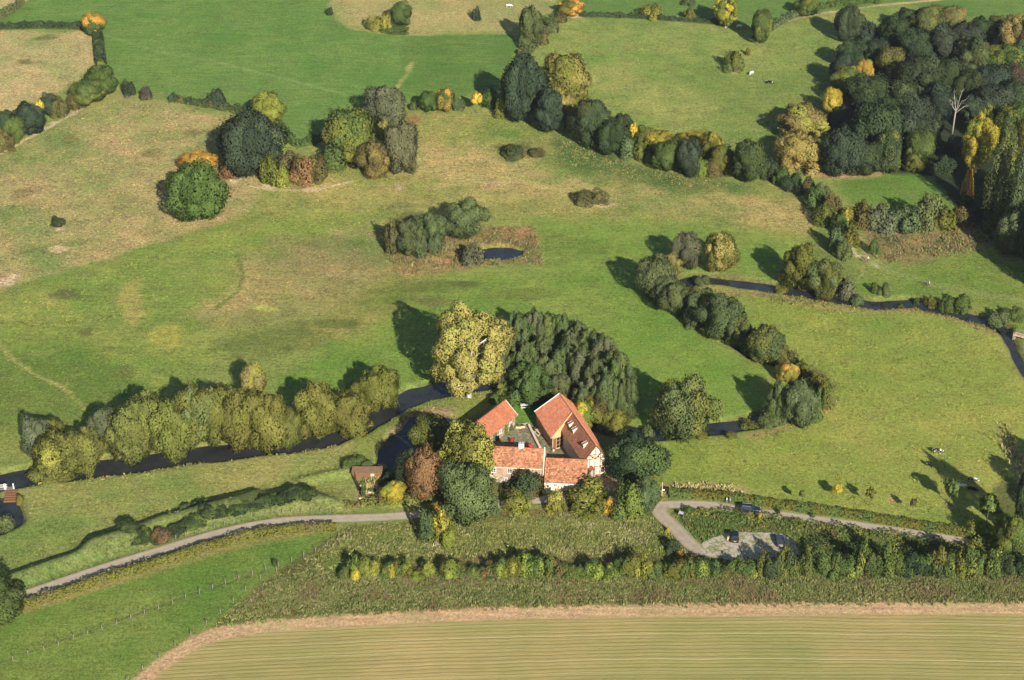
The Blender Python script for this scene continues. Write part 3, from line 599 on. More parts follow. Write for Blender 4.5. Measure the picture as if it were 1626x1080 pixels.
def crown(kind, seed):
    g = np.random.default_rng(seed); K = KINDS[kind]; zb = K['zb']; lob = []
    if K['shape'] in ('round', 'dome'):
        n = K['n']; i = np.arange(n); ph = i * 2.39996 + g.uniform(0, 6); zz = 1 - 2 * (i + .5) / n
        if K['shape'] == 'dome': zz = 1 - 1.0 * (i + .5) / n * 1.12
        d = np.stack([np.sqrt(np.clip(1 - zz * zz, 0, 1)) * np.cos(ph), np.sqrt(np.clip(1 - zz * zz, 0, 1)) * np.sin(ph), zz], 1)
        d = unit(d + .22 * g.normal(size=d.shape)); r = g.uniform(*K['r'], n)
        lump = 1 + .16 * np.sin(3 * ph + g.uniform(0, 6)) * (1 - abs(zz)) + g.normal(size=n) * K.get('ragged', .06)
        c = d * (1 - r * .92)[:, None] * lump[:, None]
        lob = [(c[k], r[k] * np.array([1, 1, K.get('vz', 1)])) for k in range(n)]; lob.append((np.zeros(3), np.full(3, K.get('core', .55))))
    elif K['shape'] == 'cone':
        for t in range(K['tiers']):
            f = t / (K['tiers'] - 1); z = -1 + 2 * f * .97; rr = .95 * (1 - f ** 1.6) ** .8 * g.uniform(.8, 1.1); m = max(1, int(10 * (1 - f) + 1.5))
            for q in range(m):
                a = 6.283 * q / m + t * 1.3 + g.uniform(-.3, .3); rad = g.uniform(.13, .27) * (1.1 - .45 * f)
                lob.append((np.array([math.cos(a) * max(rr - rad, 0), math.sin(a) * max(rr - rad, 0), z + g.uniform(-.06, .06)]), rad * np.array([1, 1, .7])))
    elif K['shape'] == 'plume':
        for q in range(K['cols']):
            a = 6.283 * q / K['cols'] + g.uniform(-.4, .4); rr = g.uniform(.35, .66) if q else 0; top = g.uniform(.55, 1.0) if q else 1
            for t in range(8):
                f = t / 7; rad = (.16 + .2 * math.sin(math.pi * min(1, f * .8 + .2))) * g.uniform(.8, 1.15)
                lob.append((np.array([math.cos(a) * rr * (1 - .35 * f) + g.normal() * .05, math.sin(a) * rr * (1 - .35 * f) + g.normal() * .05, -1 + (1 + top) * f - rad * .6 * f]), rad * np.array([1, 1, 1.0])))
    sc = np.array([.5, .5, (1 - zb) / 2]); off = np.array([0, 0, (1 + zb) / 2]); asp_z = K.get('aspect', 1.0)
    tot = sum(l[1][0] ** 2 for l in lob); Vs, A = [], []; LN.clear()
    LC = np.array([l[0] for l in lob]); LR = np.array([l[1] for l in lob])
    w1 = g.uniform(0, 6.28, 6)
    def warp(P): az = np.arctan2(P[:, 1], P[:, 0]); return (1 + K.get('warp', .1) * (np.sin(2 * az + w1[0] + 1.5 * P[:, 2]) + .8 * np.sin(3 * az + w1[1] - 2.5 * P[:, 2]) + .5 * np.sin(5 * az + w1[2] + 3 * P[:, 2])))[:, None]
    for li, (c, r) in enumerate(lob):
        n = int(K['leaves'] * 1.5 * r[0] ** 2 / tot) + 3; u = unit(g.normal(size=(n, 3))); rad = g.uniform(.8, 1.06, (n, 1)) + (g.random((n, 1)) < K.get('fuzz', .08)) * g.uniform(0, .3, (n, 1))
        P = c + u * r * rad
        q = (((P[:, None] - LC[None]) / LR[None]) ** 2).sum(-1); q[:, li] = 9; keep = (q.min(1) > .62) & (P[:, 2] > -1.02)
        if K['shape'] == 'dome': keep &= P[:, 2] > -.12
        if K.get('taper'): P[:, :2] *= 1.12 - K['taper'] * np.clip((P[:, 2:] + 1) / 2, 0, 1)
        P, u = P[keep], u[keep]
        if len(P): P = P * np.concatenate([warp(P), warp(P), .5 + .5 * warp(P)], 1)
        if not len(P): continue
        nrm = unit(unit(u / r) + .35 * unit(P + 1e-6)); Pw = P * sc + off
        if K['shape'] == 'dome': Pw[:, 2] = P[:, 2]
        nw = unit(nrm / np.array([1, 1, asp_z]))
        size = K['leaf']; V = leaves(g, Pw, nw, size, K.get('asp', 1.15), K.get('droop'), K.get('jit', .55))
        # leaf quads keep their true proportions on trees that are taller than wide
        ctr = np.repeat(Pw, 4, 0); dv = V - ctr; dv[:, 2] /= K.get('aspect', 1.0); V = ctr + dv
        V[:, 2] = np.maximum(V[:, 2], -.02)
        lr = g.random(); Vs.append(V); m = len(P)
        A.append(np.repeat(np.stack([g.random(m), np.full(m, lr), Pw[:, 2]], 1), 4, 0))
    V = np.concatenate(Vs); A = np.concatenate(A); F = np.arange(len(V)).reshape(-1, 4)
    me = np_mesh(kind + '_crown', V, F, M['leaf']); attr(me, 'rv', A); soft_normals(me, np.concatenate([q[0] for q in LN]), np.concatenate([q[1] for q in LN]))
    return me, LC[:-1] * sc + off
def trunk(kind, seed, LC):
    K = KINDS[kind]; g = random.Random(seed); mb = MB(); zb = K['zb']; a = K.get('aspect', 1.0); r = K.get('tr', .026); top = .5 * (1 + zb)
    lean = [(g.uniform(-.02, .02), g.uniform(-.02, .02)) for _ in range(4)]
    pts = [(0, 0, -.02)] + [(lean[i][0], lean[i][1], top * 1.3 * (i + 1) / 4) for i in range(4)]
    mb.tube(pts, [r * 1.5, r * 1.05, r * .9, r * .7, r * .3], 8)
    idx = list(range(len(LC))); g.shuffle(idx)
    for i in idx[:K.get('limbs', 7)]:
        e = Vector(LC[i]); z0 = max(zb * .6, min(e.z - .12, top * g.uniform(.5, 1.1))); s = Vector((lean[1][0], lean[1][1], z0))
        mid = s.lerp(e, .5) + Vector((0, 0, .03)); mb.tube([s, mid, e], [r * .55, r * .36, r * .12], 5)
    return mb.mesh(kind + '_trunk', M[K.get('bark', 'bark')], True)
KINDS = {
 'oak': dict(shape='round', zb=.05, n=30, r=(.22, .46), leaves=22000, leaf=.025, ragged=.13, fuzz=.22, jit=.5, name='broadleaf_tree', var=5),
 'willow': dict(shape='round', zb=.02, n=30, r=(.22, .42), vz=1.15, leaves=23000, leaf=.021, asp=1.5, droop=1, fuzz=.35, jit=.65, ragged=.13, name='willow_tree', var=5),
 'alder': dict(shape='round', zb=.02, n=42, r=(.16, .32), vz=1.1, taper=.4, ragged=.14, leaves=20000, leaf=.024, asp=1.2, aspect=1.4, fuzz=.4, jit=.6, name='alder_tree', var=5, limbs=3, tr=.02),
 'poplar': dict(shape='round', zb=.1, n=54, r=(.14, .28), leaves=26000, leaf=.019, aspect=1.3, ragged=.09, core=.34, fuzz=.2, limbs=30, tr=.028, bark='pale_bark', name='poplar_tree', var=2),
 'plume': dict(shape='plume', zb=.02, cols=7, leaves=12000, leaf=.027, aspect=2, asp=1.5, droop=1, fuzz=.25, jit=.75, name='poplar_tree', var=3, limbs=5, tr=.03),
 'birch': dict(shape='round', zb=.04, n=40, r=(.2, .34), vz=1.3, leaves=15000, leaf=.023, aspect=1.3, asp=1.6, droop=1, fuzz=.25, jit=.75, ragged=.1, bark='pale_bark', name='birch_tree', var=1, tr=.02),
 'bush': dict(shape='dome', zb=0, n=16, r=(.28, .46), leaves=5600, leaf=.044, ragged=.12, fuzz=.2, name='bush', var=5),
 'shoots': dict(shape='dome', zb=0, n=14, r=(.24, .42), vz=1.3, leaves=4600, leaf=.04, asp=2.0, droop=1, fuzz=.4, jit=.85, ragged=.14, name='bush', var=5),
 'sapling': dict(shape='round', zb=.42, n=16, r=(.24, .44), leaves=1100, leaf=.07, ragged=.14, fuzz=.2, name='young_tree', var=2, tr=.018, limbs=8),
 'thin': dict(shape='round', zb=.5, n=9, r=(.25, .4), leaves=220, leaf=.1, ragged=.15, fuzz=.3, name='young_tree', var=2, tr=.022, limbs=8),
}
PROTO = {}
def protos(kind):
    if kind not in PROTO:
        PROTO[kind] = []
        for v in range(KINDS[kind]['var']):
            cr, LC = crown(kind, 100 + 17 * v + len(kind) * 7); PROTO[kind].append((cr, trunk(kind, v + 3, LC) if kind not in ('bush', 'shoots') else None))
    return PROTO[kind]
KL = 1.05                                                      # how bright a lit crown looks against its leaf albedo
COL = dict(dk=(68, 82, 54), bg=(66, 78, 60), gn=(88, 106, 56), ol=(112, 114, 54), yo=(142, 142, 66), ta=(156, 144, 84), gr=(102, 106, 78), gg=(98, 110, 70), br=(104, 98, 60), rb=(132, 102, 68), kh=(160, 156, 88), ye=(186, 168, 66), og=(198, 152, 72), li=(124, 138, 60), pl=(84, 78, 66), wl=(114, 116, 60))
CNAME = dict(dk='dark green', bg='blue-green', gn='green', ol='olive', yo='yellow-olive', ta='tan', gr='grey', gg='grey-green', br='brown', rb='red-brown', ye='yellow', og='orange', li='lime green', pl='dull purple-brown', wl='golden olive', kh='khaki')
def tint_of(o, col, tint=None, amt=0, top=0, rv=.1):
    j = [1 + rnd.uniform(-rv, rv) for _ in range(3)]; m = 1 + rnd.uniform(-rv, rv)
    c = lin(COL[col], KL); o.color = (c[0] * m * j[0], c[1] * m, c[2] * m * j[2], 1)
    o['tint'] = [float(v) for v in lin(COL[tint or col], KL)]; o['tint_amount'] = float(amt); o['tint_top'] = float(top)
TREES = []
def put_tree(kind, X, Y, wid, hei, col, label, group=None, tint=None, amt=0, top=0, cat=None, z=None):
    K = KINDS[kind]; cr, tr = protos(kind)[rnd.randrange(K['var'])]; rz = rnd.uniform(0, 6.28); z = gz(X, Y) if z is None else z
    cat = cat or ('bush' if kind in ('bush', 'shoots') else 'tree')
    if tr is None:
        o = ob(K['name'], cr, None, (X, Y, z - .1), rz); o.scale = (wid, wid, hei); tint_of(o, col, tint, amt, top); tag(o, label, cat, group)
    else:
        o = empty(K['name'], (X, Y, z), rz, label=label, cat=cat, group=group)
        t = ob('trunk', tr, o); t.scale = (wid, wid, hei); c = ob('crown', cr, o); c.scale = (wid, wid, hei); tint_of(c, col, tint, amt, top)
    TREES.append((X, Y, wid, hei)); return o
def box_tree(cx, cy, w, h, kind, *a, **k):                    # from the crown's outline in the photo to a tree of real size standing on the ground
    w *= .94; h *= .95; K = KINDS[kind]; zb = K['zb']; by = cy + h * .35
    for _ in range(6):
        X, Y = at(cx, by); s = proj(X, Y, float(base_z(np.float64(X), np.float64(Y))))[2]; p = PITCH + math.atan((by - 540) / FPX); b = w / 2 / s
        if kind in ('bush', 'shoots'):                       # a dome sitting on the ground
            H_ = max((h / s - .9 * b * math.sin(p)) / math.cos(p), .45 * b); by = cy + h / 2 - .8 * b * math.sin(p) * s
        else:
            a_ = math.sqrt(max((h / 2 / s) ** 2 - (b * math.sin(p)) ** 2, (.5 * b) ** 2)) / math.cos(p)
            H_ = 2 * a_ / (1 - zb); by = cy + s * H_ * (1 + zb) / 2 * math.cos(p)
            if kind in ('alder',): by -= .15 * b * math.sin(p) * s
    return put_tree(kind, X, Y, w / s * 1.04, H_, *a, **k)
def catalog(text, group=None):
    for ln in text.strip().split('\n'):
        f, lab = ln.split('|')[:2]; g = ln.split('|')[2].strip() if ln.count('|') > 1 else group; f = f.split()
        kw = {}
        if len(f) > 6: kw['tint'] = f[6]; kw['amt'] = float(f[7]); kw['top'] = float(f[8]) if len(f) > 8 else 0
        box_tree(*map(float, f[:4]), f[4], f[5], lab.strip(), g, **kw)

# --- hedge at the far left and the green meadow's lower hedge
catalog('''
149 38 34 34 oak gn og .2 .9|orange-topped round tree at the corner of the hedge by the green meadow
162 128 50 46 oak gn|broad green tree ending the hillside hedge nearest the green meadow
140 146 52 44 oak gn ol .4|olive-tinged green tree second in the hillside hedge
124 158 36 34 bush br|brown bush below the olive-tinged tree in the hillside hedge
94 172 32 34 bush br|brown bush beside the small blue-green tree of the hillside hedge
80 166 28 34 oak bg|small blue-green tree between brown bush and yellow tree in the hedge
65 169 17 20 sapling ye|small bright yellow tree in the hillside hedge
50 188 46 52 oak bg|broad blue-green tree left of the yellow one in the hillside hedge
27 204 32 40 oak gn|narrow green tree in the lower end of the hillside hedge
12 190 30 34 oak dk|dark green tree at the left edge behind the narrow green one
8 224 32 40 bush br|brown bush at the lower left end of the hillside hedge
205 141 24 26 bush bg|dark blue-green bush, larger of two on the green meadow's hedge
233 148 25 23 bush pl|greyish round bush, smaller of two on the green meadow's hedge
345 156 31 32 bush bg|dark round bush alone on the hedge of the green meadow
427 172 48 50 oak yo|yellow-olive tree behind the large dark oak
400 226 92 100 oak bg|large dark blue-grey oak at the top of the dry hillside
403 266 34 28 bush bg|dark bush under the large dark blue-grey oak
316 256 56 34 oak og|orange tree peeping over the big round maple
316 302 88 96 oak gn|big round green maple alone on the dry hillside
333 333 36 30 bush gn|low green bush at the foot of the big round maple
365 271 40 30 bush rb br .5|brown bush between the maple and the dark oak
430 272 32 46 shoots ol|olive bush at the left end of the scrub thicket
448 282 26 34 shoots yo|yellowish bush in the scrub thicket
464 262 40 42 shoots br|brown bush at the back of the scrub thicket
482 270 46 50 bush br rb .5|red-brown bush in the middle of the scrub thicket
505 268 38 46 bush br|brown bush right of the red-brown one in the thicket
530 250 56 46 bush gn|broad green bush at the right end of the scrub thicket
92 353 24 18 bush dk|small dark bush alone on the open dry hillside
557 212 88 88 oak gn ol .45|big green oak beside the grey willows on the meadow edge
612 168 62 68 willow gr|tall grey willow behind the big green oak
636 232 56 88 willow gr|drooping grey willow nearest the rough grassland
598 254 50 56 willow ta br .5|pale brownish willow below the big green oak
608 206 24 32 bush yo|yellow-olive bush between the grey willows and the oak
578 250 30 36 bush gn|small green bush at the foot of the big green oak
''')
# --- top middle
catalog('''
524 18 12 14 bush dk|tiny dark bush on the rim of the upper dry field
597 37 32 26 bush ol yo .4|olive bush at the left of the little copse
614 36 20 30 bush yo|yellowish bush in the middle of the little copse
625 47 46 16 bush gn|low green bush along the front of the little copse
638 22 34 38 oak gn|small green tree standing up from the little copse
757 23 17 22 bush bg|small dark bush alone in the upper dry field
842 42 38 64 willow gg|grey-green willow at the head of the field corner
832 66 22 26 bush gn|green bush under the grey-green willow at the field corner
862 60 20 26 bush br|brown bush on the hedge below the olive tree with orange tint
876 42 22 26 bush gg|grey-green bush halfway along the hedge to the orange-tinted tree
890 28 20 20 bush br|brown bush just below the orange-tinted olive tree
906 12 40 26 oak ol og .4|olive tree with orange tint at the top of the field hedge
680 160 28 36 oak gn|green tree, left of the pair on the meadow's edge
707 158 30 38 oak gn og .35|orange-tinted green tree, right of the pair on the meadow's edge
728 166 26 22 bush gg|grey-green bush right of the pair of trees
757 156 20 22 sapling ye|little yellow tree beside the short green bush row
778 156 30 34 bush gn|green bush next to the little yellow tree
798 170 24 40 bush ol|olive bush next to the great dark oak
658 168 18 16 bush gn|small green bush left of the pair of trees
''')
# --- hedgerow running from the centre to the right
catalog('''
830 138 62 104 oak bg|great dark oak at the head of the long hedgerow
898 126 84 82 oak ta ol .5|broad tan-olive tree behind the great dark oak
897 168 36 40 oak ta|tan tree under the broad tan-olive one
870 176 50 66 oak bg|dark blue-green tree right below the great dark oak
922 168 34 36 oak yo|yellow-olive tree behind the big brownish tree
908 188 26 46 bush yo ol .5|yellow-olive bush between two dark trees of the long hedgerow
938 194 62 74 oak br dk .6|big brownish-green tree in the long hedgerow
970 216 48 56 oak dk|dark green tree right of the big brownish one
1005 208 22 26 sapling ye|small yellow tree standing behind the long hedgerow
996 236 32 40 bush gg|grey-green bush in the gap of the long hedgerow
1022 240 32 38 bush ol|olive bush at the left foot of the yellow-topped tree
1047 226 48 42 oak ol ye .1 .45|yellow-topped olive tree in the long hedgerow
1058 246 42 52 oak gn|green tree in front of the yellow-topped olive tree
1092 250 42 58 oak bg|dark blue-green tree between yellow tops in the hedgerow
1098 220 42 26 oak ol ye .2 .5|yellow-topped tree behind the dark blue-green hedgerow tree
1128 234 40 48 oak ol ye .1 .35|olive tree with some yellow, right of the dark blue-green one
1112 266 22 34 bush li|pale green bush at the hedgerow's foot
1132 268 32 32 bush br|brown bush at the hedgerow's foot beside the pale green one
1186 254 52 70 oak gn dk .5|round green tree standing apart at the hedgerow's right
1160 262 22 40 bush ol|olive bush left of the round green hedgerow tree
1220 270 30 36 bush dk|dark bush right of the round green hedgerow tree
1240 282 32 30 bush gn|green bush under the tan trees
1258 290 36 32 bush dk|dark bush where the hedgerow turns down
1282 298 34 34 bush br dk .5|brownish bush first on the falling hedgerow
1302 308 34 36 bush gg|grey-green bush second on the falling hedgerow
1320 326 34 40 bush br|brown bush third on the falling hedgerow
1346 344 26 28 bush yo ye .5|yellowish bush on the falling hedgerow
1334 358 32 40 bush gn|green bush below the yellowish one on the falling hedgerow
1326 382 28 40 shoots gg|grey-green bush last on the falling hedgerow
1340 398 26 34 shoots gg|grey-green bush beside the footpath fork
1275 194 82 56 oak ta yo .4|broad tan tree leaning from the wood's left corner
1268 236 72 56 oak ta|tan tree beneath the broad leaning tan one
1250 262 40 28 shoots ta|low tan bush left under the tan trees
1292 262 50 30 shoots ta|low tan bush right under the tan trees
1258 178 30 26 oak ta|small tan crown at the back of the leaning tan tree
''')
# --- the north-east pasture and top edge
catalog('''
1036 18 36 26 bush ol yo .4|olive bush at the top edge above the pasture
1094 3 26 14 bush gg|grey bush cut by the top edge above the pasture
1095 23 22 22 bush ol br .4|small brownish bush along the pasture's upper hedge
1152 18 42 46 poplar li ye .4|bright yellow-green tree on the pasture's upper hedge
1208 40 36 56 oak gn ol .3|tall green tree standing in the pasture corner
1282 10 36 30 oak gn ol .4|green-olive tree at the top edge by the farm track
1350 2 22 12 bush dk|dark bush cut by the top edge beside the farm track
1382 0 34 8 bush gn|low green bush cut by the top edge beside the farm track
1165 98 34 36 bush ol gn .4|olive bush alone in the pasture near the white cow
1187 82 8 14 bush ol|tiny bush above the olive one in the pasture
1345 36 40 56 oak dk|dark green tree at the far left corner of the wood
''')
# --- the wood
G = 'trees of the wood'
catalog('''
1350 86 46 44 oak dk|dark tree just below the wood's far left corner tree|G
1336 112 46 50 oak bg|blue-green tree on the wood's shaded left edge|G
1345 126 46 44 oak yo gn .4|yellow-olive tree on the wood's left edge above the yellow one|G
1370 110 36 34 oak og yo .4|orange tree at the wood's left edge|G
1320 162 32 40 oak ye|golden yellow tree sticking out at the wood's left edge|G
1376 148 76 66 oak dk|broad dark tree under the orange one in the wood|G
1330 190 40 46 oak bg|blue-green tree under the golden yellow tree|G
1388 205 86 96 oak dk|biggest dark tree at the front left of the wood|G
1336 240 66 78 oak bg|blue-green tree at the wood's front left corner|G
1376 250 60 54 oak dk|dark tree between the biggest one and the clearing|G
1404 240 50 70 oak dk ol .3|dark tree with an olive flush facing the clearing|G
1444 200 66 86 oak bg|tall blue-green tree in the middle of the wood front|G
1458 232 48 62 oak gn|green tree next to the wood's dark gap|G
1452 258 36 32 oak ol|small olive tree at the foot of the wood by the clearing|G
1474 208 40 56 oak bg|blue-green tree on the left rim of the dark gap|G
1412 98 50 52 oak br ol .4|brown-flushed tree inside the wood|G
1390 82 44 48 oak bg|blue-green tree left of the brown-flushed one in the wood|G
1418 52 52 48 oak dk|dark tree at the wood's back left|G
1380 52 40 36 bush bg|dark bush in the wood's back left notch|G
1450 72 58 56 oak dk|dark tree behind the brown-flushed tree|G
1470 32 62 44 oak gg ol .4|olive-grey tree on the wood's back edge|G
1440 30 40 34 oak dk|dark tree left of the olive-grey one on the back edge|G
1512 26 44 36 oak ta gg .5|tan tree on the wood's back edge|G
1494 70 60 60 oak bg|blue-green tree in the wood behind the dead white tree|G
1462 122 72 66 oak dk|broad dark tree in the centre of the wood|G
1430 150 52 56 oak dk gg .4|dark tree left of the wood's centre|G
1502 124 60 66 oak dk|dark tree right of the wood's centre|G
1484 164 56 62 oak bg|blue-green tree just left of the dead white tree|G
1534 138 52 56 oak dk|dark tree behind and right of the dead white tree|G
1530 60 56 50 oak bg|blue-green tree at the back of the wood right of the tan one|G
1556 48 44 42 oak dk|dark tree at the back between two brownish trees|G
1544 90 60 60 oak gg dk .5|grey-green tree towards the right of the wood|G
1580 42 36 38 oak br|brown tree on the back edge near the right side|G
1604 54 46 60 oak ta br .5|tan-brown tree at the back right of the wood|G
1588 96 56 56 oak gn ol .4|olive-green tree under the tan-brown one|G
1622 90 40 50 oak gn|green tree at the right edge under the tan-brown one|G
1572 128 60 58 oak bg|blue-green tree left of the purple-brown one|G
1600 122 54 44 oak pl|purple-brown tree at the right of the wood|G
1576 160 66 58 oak bg|blue-green tree above the tall poplars|G
1612 152 50 54 oak dk|dark tree at the right edge above the tall poplars|G
1612 184 56 46 oak gn|green tree at the right edge just behind the poplars|G
1540 172 40 44 oak bg|blue-green tree right of the dead white trunk|G
1410 180 40 46 oak dk|dark tree in the hollow of the wood front|G
1636 60 40 60 oak pl|purple-brown tree cut by the right edge|G
'''.replace('|G', '|' + G))
catalog('''
1548 226 50 84 poplar ye li .35|bright yellow poplar in front of the wood
1534 290 24 52 plume og ye .4|slim orange-yellow tree under the bright yellow poplar
1562 196 34 60 plume yo|yellow-olive poplar behind the bright yellow one
1594 206 48 76 plume ol gn .4|olive poplar at the back of the tall poplar group
1618 216 34 70 plume ol|olive poplar at the back by the right edge
1576 290 46 130 plume gg|tall grey-green poplar at the front left of the group
1610 300 48 150 plume gg|tall grey-green poplar at the right edge
1590 250 46 110 plume gg ol .3|grey-green poplar in the middle of the group
1600 372 44 64 willow gg|grey-green willow at the foot of the tall poplars
1628 370 36 80 willow gg|grey-green willow cut by the right edge
1575 358 30 36 shoots ol|olive bush under the tall grey-green poplar
''', 'tall poplars in front of the wood')
catalog('''
1400 348 56 46 shoots gr|grey bush, left of the bushes at the reed bed
1436 352 50 44 shoots gg|grey-green bush, second of the bushes at the reed bed
1470 340 48 56 shoots gg|tall grey-green bush in the middle of the reed bed bushes
1500 350 44 36 shoots ol|olive bush at the right of the reed bed bushes
1372 345 40 44 shoots br|brownish bush between the falling hedgerow and the reed bed
1522 345 40 30 shoots br|brown bush near the slim orange-yellow tree
1386 392 20 26 bush gn|green bush beside the footpath fork near the reeds
''', 'bushes round the reed bed')
# --- the river bend on the right
catalog('''
1088 398 46 60 willow gr|grey willow, left of the pair above the river bend
1142 400 54 66 willow ol ta .4|tan-olive willow, right of the pair above the river bend
1042 440 58 72 willow gg|grey-green willow at the top of the bend's willow row
1064 420 36 34 willow ta|tan willow behind the top of the bend's row
1074 474 48 54 willow gg dk .4|dark willow second down the bend's row
1114 486 52 56 willow gg|grey-green willow third down the bend's row
1146 504 66 68 willow gg dk .3|broad willow fourth down the bend's row
1100 508 36 34 bush gg|low bush on the meadow side of the broad fourth willow
1214 540 60 68 willow gg ol .4|olive-grey willow just above the yellowing tree on the bend
1254 566 30 34 shoots br|brown bush on the inner bank by the olive-grey willow
1272 582 28 34 shoots ol|olive bush above the yellow-orange tree on the bank
1292 604 30 38 shoots ol|olive bush on the pasture side of the bend
1308 628 30 44 shoots ol gn .4|olive-green bush at the bend's outermost point
1250 590 34 32 oak yo og .3|yellow-orange tree at the tight river bend
1236 636 42 70 alder gg|pale conical tree at the tight river bend
1266 640 58 72 willow gg|rounded grey-green willow at the tight river bend
1220 664 44 34 bush gg|low grey-green bush below the conical tree on the bend
1290 652 36 36 bush gn|green bush under the rounded willow on the bend
1086 642 88 104 willow gg ol .35|large willow alone on the lower river reach
1062 678 32 30 bush gg|bush at the foot of the large lone willow
1268 422 56 68 willow ol|olive willow, left of the pair on the far bank
1310 436 56 62 willow ol gg .4|olive-green willow, right of the pair on the far bank
1342 456 34 36 shoots gr|grey leafless-looking bush on the far river bank
1406 460 22 24 bush gg|bush left of the bare sandy bank
1388 458 14 18 bush gn|little bush left of the sandy bank, next to a larger one
1455 472 16 16 bush dk|small dark bush just right of the sandy bank
1478 474 22 22 bush ol|olive bush on the bank below the two walkers
1502 478 28 32 bush gn|green bush on the bank right of the olive one
1526 478 28 34 bush gn|green bush last before the footbridge stretch
1586 500 40 34 bush gg|grey-green bush where the river meets the brook
1612 500 30 26 bush gn|green bush by the right edge above the brook
1112 692 24 14 bush ol|low olive bush on the bank of the lower reach
1160 692 22 12 bush ol|low olive bush nearer the bend on the lower reach
1030 676 24 26 bush gg|grey bush on the bank behind the barn
''')
# --- the pond island
catalog('''
625 380 28 52 shoots br|brown bush at the left of the pond thicket
655 378 44 58 willow gg dk .4|grey-green willow at the left of the pond thicket
688 364 46 50 willow gg|grey-green willow in the middle of the pond thicket
690 388 28 34 bush gg|pale bush in front of the pond thicket
668 392 26 40 bush gg|grey-green bush low in the pond thicket
738 348 62 62 willow gg|rounded grey-green willow right of the pond thicket
748 406 40 34 shoots gr|grey bush overhanging the left end of the pond
815 241 40 24 bush br dk .5|low bramble patch, larger of two in the rough grassland
850 243 30 14 bush br|low brown bramble patch, smaller of two in the rough grassland
927 315 32 28 bush br|brown bush, left of the pair on bare sand
952 313 28 28 bush br|brown bush, right of the pair on bare sand
''')
# --- the farm
catalog('''
745 558 120 138 poplar kh li .15|huge khaki-yellow poplar behind the farm
790 598 24 30 bush og ta .4|tan bush at the foot of the huge poplar
728 612 40 20 bush br|brown bush on the river bank under the huge poplar
''')
catalog('\n'.join(l + '|' + lab for l, lab in zip('''822 540 53 84 alder gg
848 530 51 74 alder gg gr .5
870 530 51 74 alder gg ol .35
893 536 51 74 alder gg gn .4
915 546 53 74 alder gg
938 562 53 76 alder gg
958 574 56 80 alder gg gr .5
978 600 59 84 alder gg ol .35
836 574 53 84 alder gg gn .4
862 566 51 78 alder gg
892 580 56 84 alder gg
920 590 53 80 alder gg gr .5
945 604 56 80 alder gg ol .35
968 626 59 74 alder gg gn .4
842 612 71 74 alder gn
866 590 53 70 alder gg
888 616 51 60 alder gg gr .5
810 560 45 80 alder gg ol .35
800 590 36 60 alder gg gn .4
905 560 48 70 alder gg
990 632 42 62 alder gg
930 632 51 60 alder gg gr .5'''.split('\n'), ['alder next to the huge poplar, in the back row of the dense stand'] + [f'alder {nth(i)} from the poplar in the back row of the dense stand' for i in range(2, 9)] + [f'alder {nth(i)} from the poplar in the middle row of the dense stand' for i in range(1, 7)] +
 ['broad green alder at the stand\'s front behind the lawn', 'alder behind the broad green one at the front of the stand', 'alder above the olive tree behind the big barn', 'slim alder hidden behind the huge poplar\'s right side', 'short alder at the river under the huge poplar', 'alder squeezed between the back and middle rows of the stand', 'outermost alder at the stand\'s right end above the river', 'alder at the stand\'s front right, above the brown-green willow'])), 'alders of the dense stand behind the barn')
catalog('''
890 600 54 52 oak ol yo .3|round olive tree just behind the big barn's far end
872 620 36 26 bush yo|yellow-olive bush behind the big barn's far gable
801 622 34 30 bush yo gn .4|yellow-olive bush behind the small barn
830 630 28 22 bush gn|green bush at the back of the lawn
786 634 22 18 bush gn|small green bush in the shade behind the small barn
950 632 56 60 willow br ol .5|brown-green willow behind the big barn's right roof
976 652 40 44 willow ol|olive willow right of the brown-green one
910 624 24 30 oak li|lime tree peeping over the big barn's ridge
926 650 40 50 oak li ye .35|bright lime-yellow tree beside the big barn's right roof
962 668 40 30 bush gg|grey-green bush beside the barn on the river side
990 674 34 26 bush dk|dark bush at the river behind the round dark tree
686 686 60 58 oak ol dk .3|olive tree at the moat's edge
744 724 84 104 birch ol yo .4|tall olive birch with pale trunk at the house's left end
742 782 88 92 willow gg|grey-green willow in front of the tall birch
680 754 62 84 oak rb|red-brown tree between the moat and the birch
652 748 42 66 oak dk|dark green tree behind the red-brown one
627 781 38 34 oak ye li .3|round bright yellow tree by the vegetable garden
605 790 9 20 plume rb|slim russet column tree beside the bright yellow one
838 770 56 46 bush br dk .6|round dark brownish bush before the brick house
820 800 50 38 bush yo ol .4|yellow-olive bush below the dark brownish one
781 806 24 28 bush gg|small grey-green bush left of the yellow-olive one
806 752 26 14 bush dk|low dark bush at the foot of the brick house
925 761 40 30 bush gn|green bush in front of the low tiled range
932 794 82 52 bush ol yo .4|broad olive bush below the low tiled range
880 798 36 38 bush yo kh .4|khaki bush left of the broad olive one
964 804 24 28 bush og yo .4|orange-tinged bush right of the broad olive one
1000 796 54 62 bush li gn .4|lime green bush at the forecourt
1028 786 36 50 willow gg|small grey-green willow by the road junction
1010 726 88 78 oak dk gn .3|large round dark tree right of the half-timbered gable
690 812 26 30 bush ol og .4|orange-olive bush at the end of the left road
702 838 30 50 shoots yo ye .3|yellowish bush where the left road goes under trees
678 836 34 56 bush gn dk .4|dark green bush at the end of the left road
712 856 28 34 bush li|lime bush below the yellowish one near the road end
''')
